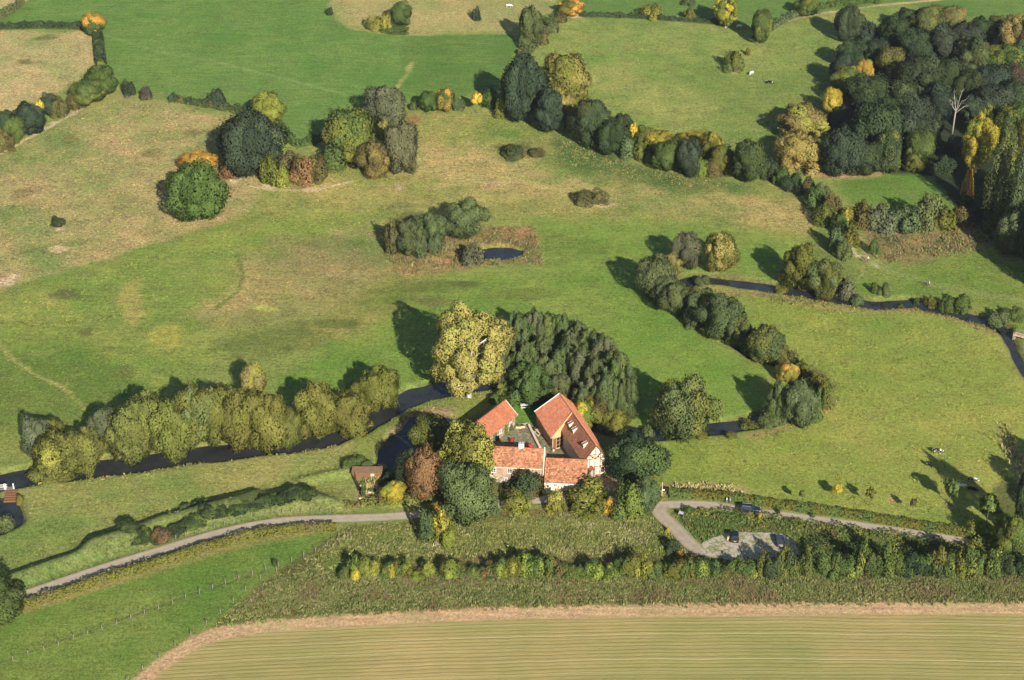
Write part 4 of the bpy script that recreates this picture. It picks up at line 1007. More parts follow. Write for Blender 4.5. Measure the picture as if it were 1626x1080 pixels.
catalog('''
560 690 10 14 bush dk|small bush at the ridge left of the vegetable garden
566 735 30 22 bush gn|green bush left of the vegetable garden by the moat
584 740 26 18 bush gg|grey-green bush at the garden's back edge
606 738 24 22 bush br gn .5|brownish bush at the garden's back corner
620 750 18 26 bush gn|green bush at the garden's right corner beside the moat
552 740 24 18 bush gn|green bush at the meadow end of the garden hedge
577 680 9 9 bush ye|tiny bright yellow bush on the river bank near the moat
612 764 22 18 bush dk|dark bush between the garden and the bright yellow tree
577 775 8 34 bush gn|slim green bush on the garden's left side
''')
# --- willows along the left river
rows = '''62 694 50 60 willow gr
96 717 80 82 willow wl yo .4
138 707 56 75 willow wl
172 681 54 71 willow gr
206 683 66 88 willow wl
240 667 68 90 willow wl yo .2
274 676 66 92 willow wl
312 658 68 99 willow wl gg .3
348 659 66 90 willow ol wl .5
384 658 66 97 willow wl ol .4
428 662 66 92 willow wl
458 674 46 60 willow wl ol .4
506 645 68 82 willow wl
558 651 68 73 willow wl ol .4
604 607 60 73 willow ol wl .4'''.split('\n')
names = ['grey willow at the outermost left of the river row', 'broad yellowish willow reaching over the river at the row\'s left', 'golden olive willow before the second grey one in the river row', 'grey willow standing between golden ones in the river row'] + \
 [f'golden olive willow, {nth(i)} after the second grey one in the river row' for i in range(1, 5)] + ['olive willow in the middle of the river row', 'golden olive willow in front of the tall tan tree', 'golden olive willow just right of the tall tan tree', 'small willow ending the unbroken river row',
 'golden willow first after the gap in the river row', 'golden olive willow leaning over water near the moat', 'olive willow nearest the huge poplar on the river']
catalog('\n'.join(a + '|' + b for a, b in zip(rows, names)), 'willows along the left river')
catalog('''
84 688 44 50 willow wl ol .4|willow filling in behind the broad yellowish one at the row's left
158 694 46 54 willow wl ol .3|willow squeezed under the second grey one of the river row
190 688 46 55 willow wl|low willow leaning out beside the second grey one
222 672 50 63 willow wl gn .3|greenish willow low between the first two golden olive ones
258 678 50 57 willow wl|low willow hanging over the river in the row's left middle
294 672 50 57 willow wl ol .3|low willow hanging over the river below the row's highest crowns
332 670 50 54 willow ol wl .4|low olive willow at the water before the olive middle one
368 672 50 52 willow ol|low olive willow at the water after the olive middle one
408 670 50 54 willow wl ol .4|low willow at the water below the tall tan tree
446 672 44 45 willow ol|low olive willow near the end of the unbroken row
482 676 26 34 bush ol|olive bush in the gap of the river row
534 652 44 54 willow ol wl .4|olive willow between the two after the gap
582 622 44 54 willow ol|olive willow behind the one nearest the huge poplar
''', 'willows along the left river')
catalog('''
1056 462 44 50 willow gg|willow filling the belt between its top and the dark second one
1092 484 42 46 bush gg|bush filling the belt between the second and third willow
1128 494 44 50 willow gg|willow filling the belt between the third and broad fourth one
1172 520 44 50 willow gg ol .4|willow below the broad fourth one in the bend's belt
1190 534 40 46 bush ol|olive bush in the belt above the yellowing tree's willow
1238 556 34 38 willow ol|small olive willow on the bank above the brown bush
1264 576 28 30 bush gg|grey-green bush tucked between two olive ones on the bend
1284 594 28 32 bush ol br .3|olive-brown bush in the thick of the bend's bank scrub
1300 616 30 36 bush gg|grey-green bush near the bend's outermost point
1190 668 34 22 bush ol|low olive bush where the bend's lower reach begins
1116 446 26 18 bush gg|low bush at the upper start of the bend
1240 454 24 18 bush ol|low bush on the water under the far bank willows
1360 470 26 22 bush gg|low bush on the water right of the leafless-looking one
1430 482 18 12 bush br|low brown bush on the near bank opposite the sand
''', 'growth along the river bend')
catalog('''
1024 222 40 40 oak ol gn .4|olive-green tree filling the hedgerow left of the yellow tops
1076 236 36 40 oak gn|green tree filling the hedgerow between two yellow tops
1146 252 36 44 oak ol gn .4|olive-green tree filling the hedgerow before the round green one
985 202 36 44 oak dk|dark tree filling the hedgerow behind the small yellow one
1206 268 30 36 bush gn|green bush filling the hedgerow past the round green one
950 226 40 30 bush gn|low green bush in front of the big brownish hedgerow tree
1310 342 34 40 bush ol|olive bush thickening the falling hedgerow
1292 314 34 34 bush gn|green bush thickening the falling hedgerow near its top
1350 376 30 38 shoots ol|olive bush at the falling hedgerow's lower end
''', 'growth of the long hedgerow')
catalog('''
405 606 40 58 oak ta yo .4|tall tan tree rising behind the willows of the left river
78 740 60 34 willow wl|low golden willow hanging over the water at the row's left
100 748 34 20 willow wl|low golden bush trailing in the left river
32 790 14 16 bush ol|small olive bush on the bank right of the sluice
6 826 34 36 bush gg|grey-green bush at the left edge below the sluice
-6 956 92 78 oak gn dk .3|green tree where the left road leaves the picture
256 851 31 28 bush rb pl .4|reddish brown round bush beside the left road
596 640 16 18 bush ol|small olive bush on the bank under the last willow
576 662 26 30 bush ol|olive bush on the bank near the moat
''')
# bank scrub beside the left road
bank = [(222, 866, 30, 14), (246, 858, 30, 14), (262, 852, 30, 16), (207, 860, 34, 18), (228, 856, 30, 18), (282, 843, 40, 20), (305, 838, 40, 20), (330, 832, 40, 20), (352, 828, 36, 18), (376, 823, 36, 18), (398, 818, 36, 18), (420, 812, 36, 20), (444, 806, 38, 22), (468, 800, 38, 22), (490, 800, 36, 20)]
for i, (x, y, w, h) in enumerate(sorted(bank)): box_tree(x, y, w, h, 'bush', 'dk', f'dark bramble bush on the road bank, {nth(i + 1)} counting from its sluice end', 'brambles on the left road bank', tint='gn', amt=.4)
for i, (x, y, w, h) in enumerate([(296, 812, 20, 12), (312, 808, 20, 12), (328, 806, 18, 12)]): box_tree(x, y, w, h, 'bush', 'gg', ['left', 'middle', 'right'][i] + ' of three small bushes on the crest of the bank', 'small bushes on the bank crest')
box_tree(436, 893, 10, 12, 'bush', 'dk', 'tiny dark bush by the pasture fence')
# hedgerow of bushes along the lower edge
xs = 548
i = 0; hr = []
while xs < 1650:
    f = (xs - 540) / 1086; w = rnd.uniform(22, 30) + 8 * f; h = (rnd.uniform(14, 34) if xs < 780 else rnd.uniform(20, 40)) + rnd.uniform(10, 22) * sstep(1150, 1350, xs)
    c, t, am = rnd.choice([('gn', 'ol', .4), ('ol', 'yo', .3), ('gn', 'li', .5), ('ol', 'gn', .5), ('gn', 'li', .3), ('li', 'yo', .4), ('ol', 'li', .5)] if xs < 1120 else [('gn', 'dk', .5), ('dk', 'gn', .5), ('gn', 'yo', .25), ('gn', 'ol', .5), ('ol', 'dk', .4), ('gn', 'br', .2)])
    if abs(xs - 776) < 13 or abs(xs - 888) < 12: c, t, am = 'gn', 'rb', .35
    hr.append((xs, 919 - h * .5 + rnd.uniform(-3, 3), w, h, c, t, am)); xs += w * .62
for i, (x, y, w, h, c, t, am) in enumerate(hr):
    box_tree(x, y, w * 1.12, h, 'shoots' if i % 2 else 'bush', c, f'{CNAME[c]} bush, {nth(i + 1)} from the left in the hedgerow above the stubble', 'bushes of the hedgerow above the stubble', tint=t, amt=am)
catalog('''
565 914 16 18 shoots ye|yellow shrub at the left end before the hedgerow
596 906 14 18 shoots yo|yellow-olive shrub before the hedgerow's left part
622 908 11 22 shoots ye|slim bright yellow shrub before the hedgerow
684 906 14 16 shoots yo|yellow-olive shrub before the hedgerow below the road end
941 900 18 22 bush ye|bright yellow shrub in the hedgerow below the farm
1080 880 12 13 bush og|bright orange shrub beside the access lane
1060 842 9 12 bush ye|small yellow shrub beside the access lane
1206 821 10 14 bush ye|small yellow shrub at the road by the dark estate car
1180 908 8 8 bush rb|small red shrub in the hedgerow below the car park
1542 910 12 10 bush rb|small red shrub in the hedgerow near the right edge
1068 868 26 26 bush dk|dark bush on the farm side of the access lane
1094 811 16 16 bush gn|green bush at the road junction by the signpost
''')
# young trees in the pasture by the right road
catalog('''
1508 774 28 28 sapling gn|leafy young tree with round crown near the cows
1566 801 34 32 sapling li gn .4|bright green young tree nearest the road's shaded end
1329 776 18 16 sapling ye|yellowish young tree in the roadside line
1380 782 18 18 thin ol|sparse young tree in the middle of the roadside line
1272 784 11 15 thin ol|nearly bare young tree at the start of the roadside line
1448 798 12 15 thin br|nearly bare young tree between the sparse one and the leafy one
1556 846 44 40 bush yo|yellow-olive bush at the shaded end of the right road
1600 850 50 70 oak ol gn .4|olive tree at the right edge where the road ends
1624 800 40 110 oak dk|dark shaded tree at the right edge by the pasture
1236 812 8 10 bush dk|tiny dark bush on the roadside hedge by the dark estate car
1290 818 9 10 bush gn|tiny bush on the far verge of the right road
''')
for X, Y, w, h, lab in ((119, 287, 11, 16, 'tall tree beyond the right edge shading the pasture'), (124, 296, 12, 17, 'taller tree beyond the right edge shading the pasture'), (-112, 272, 10, 13, 'dark tree beyond the left edge shading the road bank')):
    put_tree('oak', X, Y, w, h, 'dk', lab)

for px, py, w, h, lab in ((1672, 432, 13, 21, 'tall tree beyond the right edge shading the reed bed end'), (1694, 470, 14, 20, 'second tall tree beyond the right edge shading the riverside path'), (1668, 372, 12, 24, 'tall tree beyond the right edge behind the poplars')):
    put_tree('oak', *at(px, py), w, h, 'dk', lab)
catalog('''
1500 262 40 30 bush dk|dark bush on the shaded floor of the wood's gap
1478 268 26 24 bush dk|small dark bush at the wood's gap by the clearing
1532 318 26 24 bush dk|dark bush at the foot of the slim orange-yellow tree
1560 330 40 34 bush dk|dark bush before the tall poplars
1516 232 34 34 bush bg|blue-green bush under the dead white tree
''')  # bushes added to darken the wood's gap where shade should lie
# the dead white tree and a pale snag
def dead_tree(px, py, H_, label, seed):
    g = random.Random(seed); X, Y = at(px, py); o = empty('dead_tree', (X, Y, gz(X, Y)), 0, label=label, cat='tree'); t = MB()
    t.tube([(0, 0, -.3), (.1, 0, H_ * .35), (.3, .2, H_ * .55)], [.3, .24, .19], 8); t.build('trunk', M['dead'], o, True)
    for k, e in enumerate([(2.0, .5, 1.0), (-1.2, .3, .93), (4.6, 0, .62), (3.2, -.5, .78), (-2.2, .4, .75)]):
        b = MB(); s = Vector((.2, .1, H_ * (.4 + .05 * k * .5))); en = Vector((e[0] * H_ / 16, e[1], e[2] * H_)); m1 = s.lerp(en, .35) + Vector((g.uniform(-.3, .3), 0, g.uniform(.0, .5))); m2 = s.lerp(en, .7) + Vector((g.uniform(-.5, .5), .2, g.uniform(.2, .8)))
        b.tube([s, m1, m2, en], [.15, .12, .08, .03], 6)
        for q in range(5):
            a = m1.lerp(en, g.random()); b.tube([a, a + Vector((g.uniform(-1.2, 1.2), g.uniform(-.5, .5), g.uniform(.4, 1.6)))], [.05, .02], 4)
        b.build('branch', M['dead'], o, True)
dead_tree(1512, 212, 15, 'bare white dead tree standing in the dark gap of the wood', 4)

# ------------------------------------------------------------------ hedges: long clipped or wild strips, each a thing
def hedge(px_pts, wid, hei, col, label, leaf=.3, dens=26, jag=.2, tint=None, amt=0.0, world=False, group=None):
    pts = px_pts if world else W(px_pts); Q = resample(pts, 1.0); g = np.random.default_rng(len(label)); L = sum((b - a).length for a, b in zip(Q[:-1], Q[1:])); n = int(L * dens * (wid + 2 * hei) / 2.6)
    A = np.array([(p.x, p.y) for p in Q]); k = g.integers(0, len(A) - 1, n); f = g.random((n, 1)); P = A[k] * (1 - f) + A[k + 1] * f; T = unit(A[k + 1] - A[k]); Nn = np.stack([-T[:, 1], T[:, 0]], 1)
    s = P[:, :1] + P[:, 1:]; per = wid + 2 * hei; u = g.random((n, 1)) * per
    side = np.where(u < hei, -1, np.where(u > hei + wid, 1, 0)); lump = 1 + jag * (2 * vnoise(P[:, 0] * .7, P[:, 1] * .7, 3)[:, None] - 1) * 1.6
    lat = np.where(side == 0, (u - hei) - wid / 2, side * wid / 2) * lump + g.normal(size=(n, 1)) * jag * .4
    zz = np.where(side == -1, u, np.where(side == 1, per - u, hei)) * lump + g.normal(size=(n, 1)) * jag * .3 * hei; zz = np.maximum(zz, .05)
    xy = P + Nn * lat; z0 = full_z(xy[:, 0], xy[:, 1]); Pw = np.concatenate([xy, z0[:, None] + zz], 1)
    nrm = np.concatenate([Nn * np.where(side == 0, lat / wid, side), np.where(side == 0, 1.0, .35)], 1)
    V = leaves(g, Pw, unit(nrm), leaf, 1.2, None, .6); o0 = Vector((*A[0], 0)); V = V - np.array([o0.x, o0.y, z0[0]])
    me = np_mesh('hedge', V, np.arange(len(V)).reshape(-1, 4), M['leaf']); lb = vnoise(P[:, 0] * .5, P[:, 1] * .5, 8)
    attr(me, 'rv', np.repeat(np.stack([g.random(n), lb, np.clip(zz[:, 0] / hei, 0, 1)], 1), 4, 0))
    o = ob('hedge', me, None, (o0.x, o0.y, float(z0[0]))); tint_of(o, col, tint, amt, 0, .05); return tag(o, label, 'hedge', group)
hedge([(-40, 995), (30, 970), (74, 956), (130, 937), (185, 919), (241, 902), (296, 885), (352, 868), (407, 854), (463, 846), (534, 843)], 1.0, 1.9, 'ol', 'long low hedge on the field side of the left road', .26, 60, .08, tint='br', amt=.4)
hedge([(1062, 789), (1150, 794), (1250, 808), (1350, 822), (1450, 838), (1548, 854)], 1.3, 1.7, 'ol', 'long clipped hedge between the pasture and the right road', .26, 60, .06, tint='gn', amt=.5)
hedge([(574, 804), (610, 801), (650, 799), (694, 796)], 1.4, 1.5, 'ol', 'clipped hedge between the vegetable garden and the left road', tint='yo', amt=.3)
hedge([(548, 806), (572, 804)], 1.2, 1.0, 'br', 'short brown hedge end beside the garden')
hedge([(-60, 47), (0, 46), (70, 44), (138, 46)], 2.2, 2.0, 'dk', 'dark hedge along the top of the dry corner field', .34, 40)
hedge([(155, 54), (158, 80), (161, 104)], 3.0, 2.2, 'dk', 'short dark hedge running down from the orange-topped tree', .34, 40)
hedge([(-30, 40), (10, 24), (34, 7)], 2.6, 2.0, 'gg', 'grey-green hedge across the far top left corner', .34, 40, tint='br', amt=.4)
hedge([(272, 160), (310, 166), (345, 172), (400, 182)], 2.4, 1.8, 'dk', 'dark low hedge between the green meadow and the dry hillside', .34, 40, tint='br', amt=.3)
hedge([(438, 196), (455, 216), (472, 232), (500, 226), (524, 216)], 2.4, 1.8, 'gn', 'green hedge round the tip of the green meadow', .34, 40)
hedge([(830, 92), (846, 74), (866, 50), (884, 30)], 3.2, 2.0, 'gg', 'rough hedge climbing from the great dark oak to the upper fields', .34, 40, .3, tint='br', amt=.4)
hedge([(922, 26), (1000, 28), (1060, 32), (1140, 38)], 1.8, 1.4, 'dk', 'dark thin hedge along the pasture\'s upper edge', .34, 40)
hedge([(1200, 62), (1228, 44), (1262, 26), (1300, 20)], 2.6, 1.6, 'gg', 'grey-green hedge between tall green tree and farm track', .34, 40)
hedge([(1300, 14), (1340, 8), (1400, 2)], 2.2, 1.6, 'gn', 'green hedge above the farm track at the top edge', .34, 40)
hedge([(1556, 864), (1600, 880), (1660, 900)], 2.6, 2.0, 'gn', 'wild hedge at the dark end of the right road', .34, 40, tint='ol', amt=.4)
hedge([(1095, 815), (1150, 817), (1210, 824), (1290, 836), (1400, 850), (1500, 866), (1556, 874)], 2.6, .8, 'gn', 'rough verge hedge on the car park side of the right road', .28, 26, .3, tint='ol', amt=.5)
hedge([(1276, 866), (1330, 872), (1430, 884), (1560, 892)], 3, 1.4, 'dk', 'dark wild hedge between the right road and the hedgerow', .3, 24, .3, tint='gn', amt=.4)

# ------------------------------------------------------------------ uncountable rough cover
def cover(name, polys, dens, hmin, hmax, pal, wid=.16, avoid=None, seed=1, clump=.6, nb=4):
    g = np.random.default_rng(seed); PP = []
    for poly in polys:
        Pw = np.array(W(poly)); lo, hi = Pw.min(0), Pw.max(0); n = int((hi - lo).prod() * dens); q = lo + g.random((n, 2)) * (hi - lo); d = poly_sd(q[:, 0], q[:, 1], [tuple(p) for p in Pw]); q = q[d < -g.random(n) * 4 + 1.2]
        cl = vnoise(q[:, 0] / 2.2, q[:, 1] / 2.2, seed); PP.append(q[g.random(len(q)) < (1 - clump) + clump * sstep(.25, .7, cl)])
    P = np.concatenate(PP)
    for pts, r in [(ROAD, 2.3), (W([(1050, 803), (1046, 812), (1056, 824), (1074, 841), (1090, 858), (1105, 871), (1125, 878)]), 2.0)] + [(p, h + .2) for p, h in RIVERS]: P = P[seg_dist(P[:, 0], P[:, 1], pts) > r]
    P = P[poly_sd(P[:, 0], P[:, 1], POND) > .6]; P = P[poly_sd(P[:, 0], P[:, 1], MOAT) > .6]
    n = len(P); B = np.repeat(P, nb, 0) + g.normal(size=(n * nb, 2)) * .16; m = len(B); hs = vnoise(B[:, 0] / 3, B[:, 1] / 3, seed + 5)
    H_ = (hmin + (hmax - hmin) * hs * g.uniform(.6, 1.3, m))[:, None]; a = g.random(m) * 6.283; dx = np.stack([np.cos(a), np.sin(a)], 1) * wid * g.uniform(.6, 1.4, (m, 1)); ln = g.normal(size=(m, 2)) * .28 * H_
    z = full_z(B[:, 0], B[:, 1])[:, None] - .05
    V = np.stack([np.concatenate([B - dx, z], 1), np.concatenate([B + dx, z], 1), np.concatenate([B + ln + dx * .45, z + H_], 1), np.concatenate([B + ln - dx * .45, z + H_ * .9], 1)], 1)
    if pal is None:                                           # tussocks take the colour of the field they grow in
        ix = np.clip(np.searchsorted(XS, P[:, 0]), 0, len(XS) - 1); iy = np.clip(np.searchsorted(YS, P[:, 1]), 0, len(YS) - 1); gc = col.reshape(sh + (3,))[iy, ix]
    pc = np.array([lin(c, KL) for c in (pal or [(1, 1, 1)])]); ci = np.clip((vnoise(P[:, 0] / 5, P[:, 1] / 5, seed + 9) * 1.1 + g.normal(size=n) * .22 - .05) * len(pc), 0, len(pc) - 1).astype(int)
    cc = (pc[ci] if pal else gc * 1.05) * g.uniform(.7, 1.3, (n, 1)); cc = np.repeat(np.repeat(cc, nb, 0) * g.uniform(.85, 1.15, (m, 1)), 4, 0)
    me = np_mesh(name, V.reshape(-1, 3), np.arange(m * 4).reshape(-1, 4), M['cover']); attr(me, 'col', cc)
    return tag(ob(name, me), kind='stuff')
cover('undergrowth', [[(335, 996), (440, 912), (520, 905), (760, 902), (1300, 905), (1760, 905), (1760, 956), (900, 961), (640, 970), (420, 984)]], 11, .18, .72, [(142, 124, 92), (122, 130, 74), (138, 138, 84), (122, 132, 74), (156, 150, 104), (114, 126, 70)], .075, seed=3, clump=.45, nb=7)
cover('rough_grass', [[(545, 842), (600, 834), (700, 830), (760, 822), (1020, 812), (1060, 832), (1090, 876), (1000, 890), (760, 885), (560, 895), (470, 905)]], 7, .15, .65, [(128, 134, 74), (152, 150, 96), (116, 128, 66), (136, 138, 78), (168, 160, 114)], .08, seed=5, clump=.5, nb=6)
cover('verge_weeds', [[(1064, 806), (1110, 808), (1200, 822), (1330, 838), (1480, 860), (1540, 872), (1400, 880), (1275, 872), (1255, 852), (1150, 842), (1112, 862), (1090, 848)]], 8, .15, .6, [(100, 118, 62), (108, 120, 66), (124, 120, 72), (112, 104, 70)], .12, seed=7)
cover('reeds', [[(614, 358), (690, 352), (770, 362), (846, 360), (862, 420), (800, 420), (740, 425), (632, 436), (612, 404)], [(1370, 352), (1420, 335), (1540, 340), (1575, 378), (1540, 400), (1450, 415), (1400, 418), (1380, 390)]], 5, .2, .9, [(120, 122, 72), (132, 126, 80), (144, 122, 84), (148, 138, 94), (108, 116, 70)], .11, seed=9, clump=.9)
cover('bank_weeds', [[(1100, 458), (1250, 468), (1400, 488), (1470, 486), (1590, 520), (1586, 532), (1460, 496), (1330, 496), (1200, 478), (1110, 470)], [(40, 764), (240, 742), (400, 720), (520, 702), (540, 710), (400, 730), (240, 752), (40, 776)], [(590, 700), (640, 655), (700, 632), (760, 622), (790, 622), (700, 648), (640, 668), (604, 702)],
   [(1190, 690), (1270, 672), (1320, 640), (1310, 600), (1330, 610), (1335, 640), (1280, 680), (1195, 700)], [(880, 216), (1000, 262), (1190, 294), (1080, 302), (960, 278), (890, 262)]], 4, .15, .6, [(136, 132, 80), (122, 128, 70), (156, 142, 92), (112, 124, 66)], .11, seed=11, clump=.85)
cover('tall_grass', [[(1585, 672), (1596, 672), (1612, 700), (1622, 740), (1626, 770), (1612, 770), (1600, 720)], [(1048, 780), (1100, 768), (1160, 776), (1190, 786), (1120, 784)], [(570, 752), (614, 752), (620, 796), (570, 798)]], 4, .4, 1.2, [(196, 180, 130), (176, 160, 108), (150, 150, 84)], .14, seed=13)
cover('tussocks', [[(0, 250), (190, 155), (400, 200), (430, 290), (340, 360), (0, 460)], [(430, 290), (560, 205), (790, 170), (1010, 262), (1300, 330), (1310, 380), (860, 345), (600, 350), (430, 420)], [(120, 440), (430, 345), (620, 350), (640, 430), (520, 510), (300, 520), (160, 600), (20, 640), (0, 480)], [(880, 40), (1200, 75), (1330, 60), (1320, 260), (1010, 210), (870, 110)], [(20, 790), (240, 752), (540, 712), (560, 800), (470, 790), (200, 850), (30, 920)], [(1130, 470), (1400, 500), (1580, 530), (1626, 640), (1626, 800), (1560, 840), (1300, 800), (1060, 770), (1050, 705), (1200, 700), (1340, 630)]], .8, .1, .32, None, .2, seed=15, clump=.8, nb=3)
cover('tussocks', [[(640, 450), (860, 425), (1000, 360), (1240, 390), (1020, 440), (1180, 600), (1060, 680), (960, 640), (800, 500), (560, 640), (440, 610)], [(0, 1000), (300, 890), (540, 845), (440, 900), (300, 1010), (60, 1080), (0, 1080)]], .5, .08, .25, None, .18, seed=17, clump=.9, nb=3)
# ------------------------------------------------------------------ the farm
def V3(x, y, z=0): return Vector((x, y, z))
class Frame:                                                  # local frame: a along, b to the back, z up
    def __init__(s, o, u, v): s.o, s.u, s.v = Vector((*o, 0)), Vector((*u, 0)), Vector((*v, 0))
    def __call__(s, a, b, z=0): return s.o + s.u * a + s.v * b + Vector((0, 0, z))
def slab(pts, th, name, mat, parent):                         # roof slab, thickness downwards
    m = MB(); pts = [Vector(p) for p in pts]; n = (pts[1] - pts[0]).cross(pts[2] - pts[0]).normalized()
    if n.z < 0: n = -n; pts.reverse()
    u = Vector((0, 0, 1)).cross(n).normalized(); low = [p - n * th for p in pts]
    m.face(pts, u); m.face(list(reversed(low)))
    for i in range(len(pts)): j = (i + 1) % len(pts); m.face([pts[i], low[i], low[j], pts[j]])
    return m.build(name, mat, parent)
def bars(name, mat, parent, segs, w, h=None, up=(0, 0, 1)):
    m = MB()
    for a, b in segs: m.bar(a, b, w, h, up)
    return m.build(name, mat, parent)
def window(f, a, z, w, h, b0, parent, cols=2, rws=3, mat='white', name='window'):   # on the face b = b0, proud of it towards -b
    fr = MB(); t = .09
    for (a0, a1, z0, z1) in ((a - w / 2, a + w / 2, z - h / 2, z - h / 2 + t), (a - w / 2, a + w / 2, z + h / 2 - t, z + h / 2), (a - w / 2, a - w / 2 + t, z - h / 2 + t, z + h / 2 - t), (a + w / 2 - t, a + w / 2, z - h / 2 + t, z + h / 2 - t)):
        fr.prism([f(a0, b0, z0), f(a1, b0, z0), f(a1, b0, z1), f(a0, b0, z1)], f.v * -.07)
    for i in range(1, cols): q = a - w / 2 + w * i / cols; fr.prism([f(q - .03, b0, z - h / 2 + t), f(q + .03, b0, z - h / 2 + t), f(q + .03, b0, z + h / 2 - t), f(q - .03, b0, z + h / 2 - t)], f.v * -.05)
    for i in range(1, rws): q = z - h / 2 + h * i / rws; fr.prism([f(a - w / 2 + t, b0, q - .025), f(a + w / 2 - t, b0, q - .025), f(a + w / 2 - t, b0, q + .025), f(a - w / 2 + t, b0, q + .025)], f.v * -.045)
    o = fr.build(name, M[mat], parent)
    g = MB(); g.prism([f(a - w / 2 + .02, b0, z - h / 2 + .02), f(a + w / 2 - .02, b0, z - h / 2 + .02), f(a + w / 2 - .02, b0, z + h / 2 - .02), f(a - w / 2 + .02, b0, z + h / 2 - .02)], f.v * -.02); g.build('pane', M['glass'], o)
    sl = MB(); sl.prism([f(a - w / 2 - .08, b0, z - h / 2 - .1), f(a + w / 2 + .08, b0, z - h / 2 - .1), f(a + w / 2 + .08, b0, z - h / 2 - .003), f(a - w / 2 - .08, b0, z - h / 2 - .003)], f.v * -.14); sl.build('sill', M['plaster'], o)
    return o
def door(f, a, w, h, b0, parent, mat):
    d = MB(); d.prism([f(a - w / 2, b0, 0.02), f(a + w / 2, b0, .02), f(a + w / 2, b0, h), f(a - w / 2, b0, h)], f.v * -.06); o = d.build('door', mat, parent)
    q = MB(); q.box(f(a + w * .36, b0 - .09, 1.05), (.06, .06, .14)); q.build('handle', M['zinc'], o)
    fr = bars('frame', M['timber'], o, [(f(a - w / 2 - .06, b0 - .03, 0), f(a - w / 2 - .06, b0 - .03, h + .1)), (f(a + w / 2 + .06, b0 - .03, 0), f(a + w / 2 + .06, b0 - .03, h + .1)), (f(a - w / 2 - .1, b0 - .03, h + .06), f(a + w / 2 + .1, b0 - .03, h + .06))], .1)
    return o
green_door = mat_simple('green_paint', lin((96, 112, 74), 1.2), .6, .1, 4)
# brick house
H = empty('farmhouse', (0, 310, 0), 0, label='long brick farmhouse with orange tiled roof and white chimney', cat='farmhouse')
hf = Frame((6.6, 309.75), (-.9955, .095), (.095, .9955)); L, Dp, ez, rz_ = 14.6, 5.5, 4.35, 7.3
def kid(o): o.parent = H; o.matrix_parent_inverse = H.matrix_world.inverted(); return o
class Root:                                                   # parts are modelled in world space and hung on the thing's empty
    def __init__(s, e): s.e = e; bpy.context.view_layer.update()
def hang(o, e):
    o.parent = e; o.matrix_parent_inverse = Matrix.Translation(-e.location)
    return o
def hang_all(e, objs):
    for o in objs: hang(o, e)
w = MB(); w.prism([hf(0, 0, -.3), hf(0, Dp, -.3), hf(0, Dp, ez), hf(0, Dp / 2, rz_ - .1), hf(0, 0, ez)], hf.u * L); hang(w.build('wall', M['brick']), H)
pl = MB(); pl.prism([hf(.02, -.06, -.3), hf(L - .02, -.06, -.3), hf(L - .02, -.06, 1.75), hf(.02, -.06, 1.75)], hf.v * .05); hang(pl.build('plinth', M['stone']), H)
hang(slab([hf(-.0, -.3, ez - .12), hf(L + .25, -.3, ez - .12), hf(L + .25, Dp / 2, rz_ + .1), hf(-.0, Dp / 2, rz_ + .1)], .13, 'roof', M['tile_old'], None), H)
hang(slab([hf(-.0, Dp + .3, ez - .12), hf(L + .25, Dp + .3, ez - .12), hf(L + .25, Dp / 2, rz_ + .1), hf(-.0, Dp / 2, rz_ + .1)], .13, 'roof', M['tile_old'], None), H)
hang(bars('gutter', M['plaster'], None, [(hf(.1, -.33, ez - .26), hf(L, -.33, ez - .26))], .16), H)
hang(bars('ridge_tiles', M['tile'], None, [(hf(0, Dp / 2, rz_ + .12), hf(L + .25, Dp / 2, rz_ + .12))], .28, .12), H)
pp = MB(); pp.prism([hf(-.26, -.45, -.3), hf(-.26, Dp + .3, -.3), hf(-.26, Dp + .4, ez + .15), hf(-.26, Dp / 2, rz_ + .5), hf(-.26, -.45, ez + .1)], hf.u * .24); hang(pp.build('parapet_wall', M['plaster']), H)
ch = MB(); ch.box(hf(4.9, Dp / 2 + .25, 7.5), (1.15, .8, 1.9)); co = ch.build('chimney', M['white']); hang(co, H)
cp = MB()
for q in (-.28, .28): cp.box(hf(4.9 + q, Dp / 2 + .25, 8.6), (.34, .4, .3))
cp.box(hf(4.9, Dp / 2 + .25, 8.48), (1.3, .95, .09)); c2 = cp.build('chimney_pot', M['zinc']); hang(c2, co); c2.matrix_parent_inverse = Matrix.Identity(4); c2.parent = co
for a, z, ww, hh in ((7.1, 3.3, 1.0, 1.45), (3.4, 3.35, 1.0, 1.35), (10.6, 3.3, 1.0, 1.45), (7.9, .95, .8, .9), (4.6, .95, .8, .9)): hang(window(hf, a, z, ww, hh, -.005 if z > 2 else -.066, None), H)
hb = Frame(hf(0, Dp)[:2], hf.u[:2], (-hf.v)[:2]); hang(door(hb, 6, 1.0, 2.1, -.01, None, green_door), H); hang(window(hb, 3, 2.2, 1, 1.3, -.01, None), H)
# low tiled range between the house and the barn
Lr = empty('low_range', (11, 310, 0), 0, label='low outbuilding with mottled orange roof joining farmhouse and timbered barn', cat='outbuilding')
lf = Frame((6.9, 307.8), (.996, -.085), (.085, .996)); L2, D2 = 8.9, 7.4
w = MB(); w.prism([lf(0, 0, -.3), lf(0, D2, -.3), lf(0, D2, 2.9), lf(0, 3.8, 5.45), lf(0, 0, 2.35)], lf.u * L2); hang(w.build('wall', M['plaster']), Lr)
hang(slab([lf(0, -.3, 2.2), lf(L2 + .2, -.3, 2.2), lf(L2 + .2, 3.8, 5.65), lf(0, 3.8, 5.65)], .13, 'roof', M['tile_old'], None), Lr)
hang(slab([lf(0, D2 + .3, 2.75), lf(L2 + .2, D2 + .3, 2.75), lf(L2 + .2, 3.8, 5.65), lf(0, 3.8, 5.65)], .13, 'roof', M['tile_old'], None), Lr)
hang(bars('gutter', M['zinc'], None, [(lf(.1, -.34, 2.06), lf(L2, -.34, 2.06))], .12), Lr)
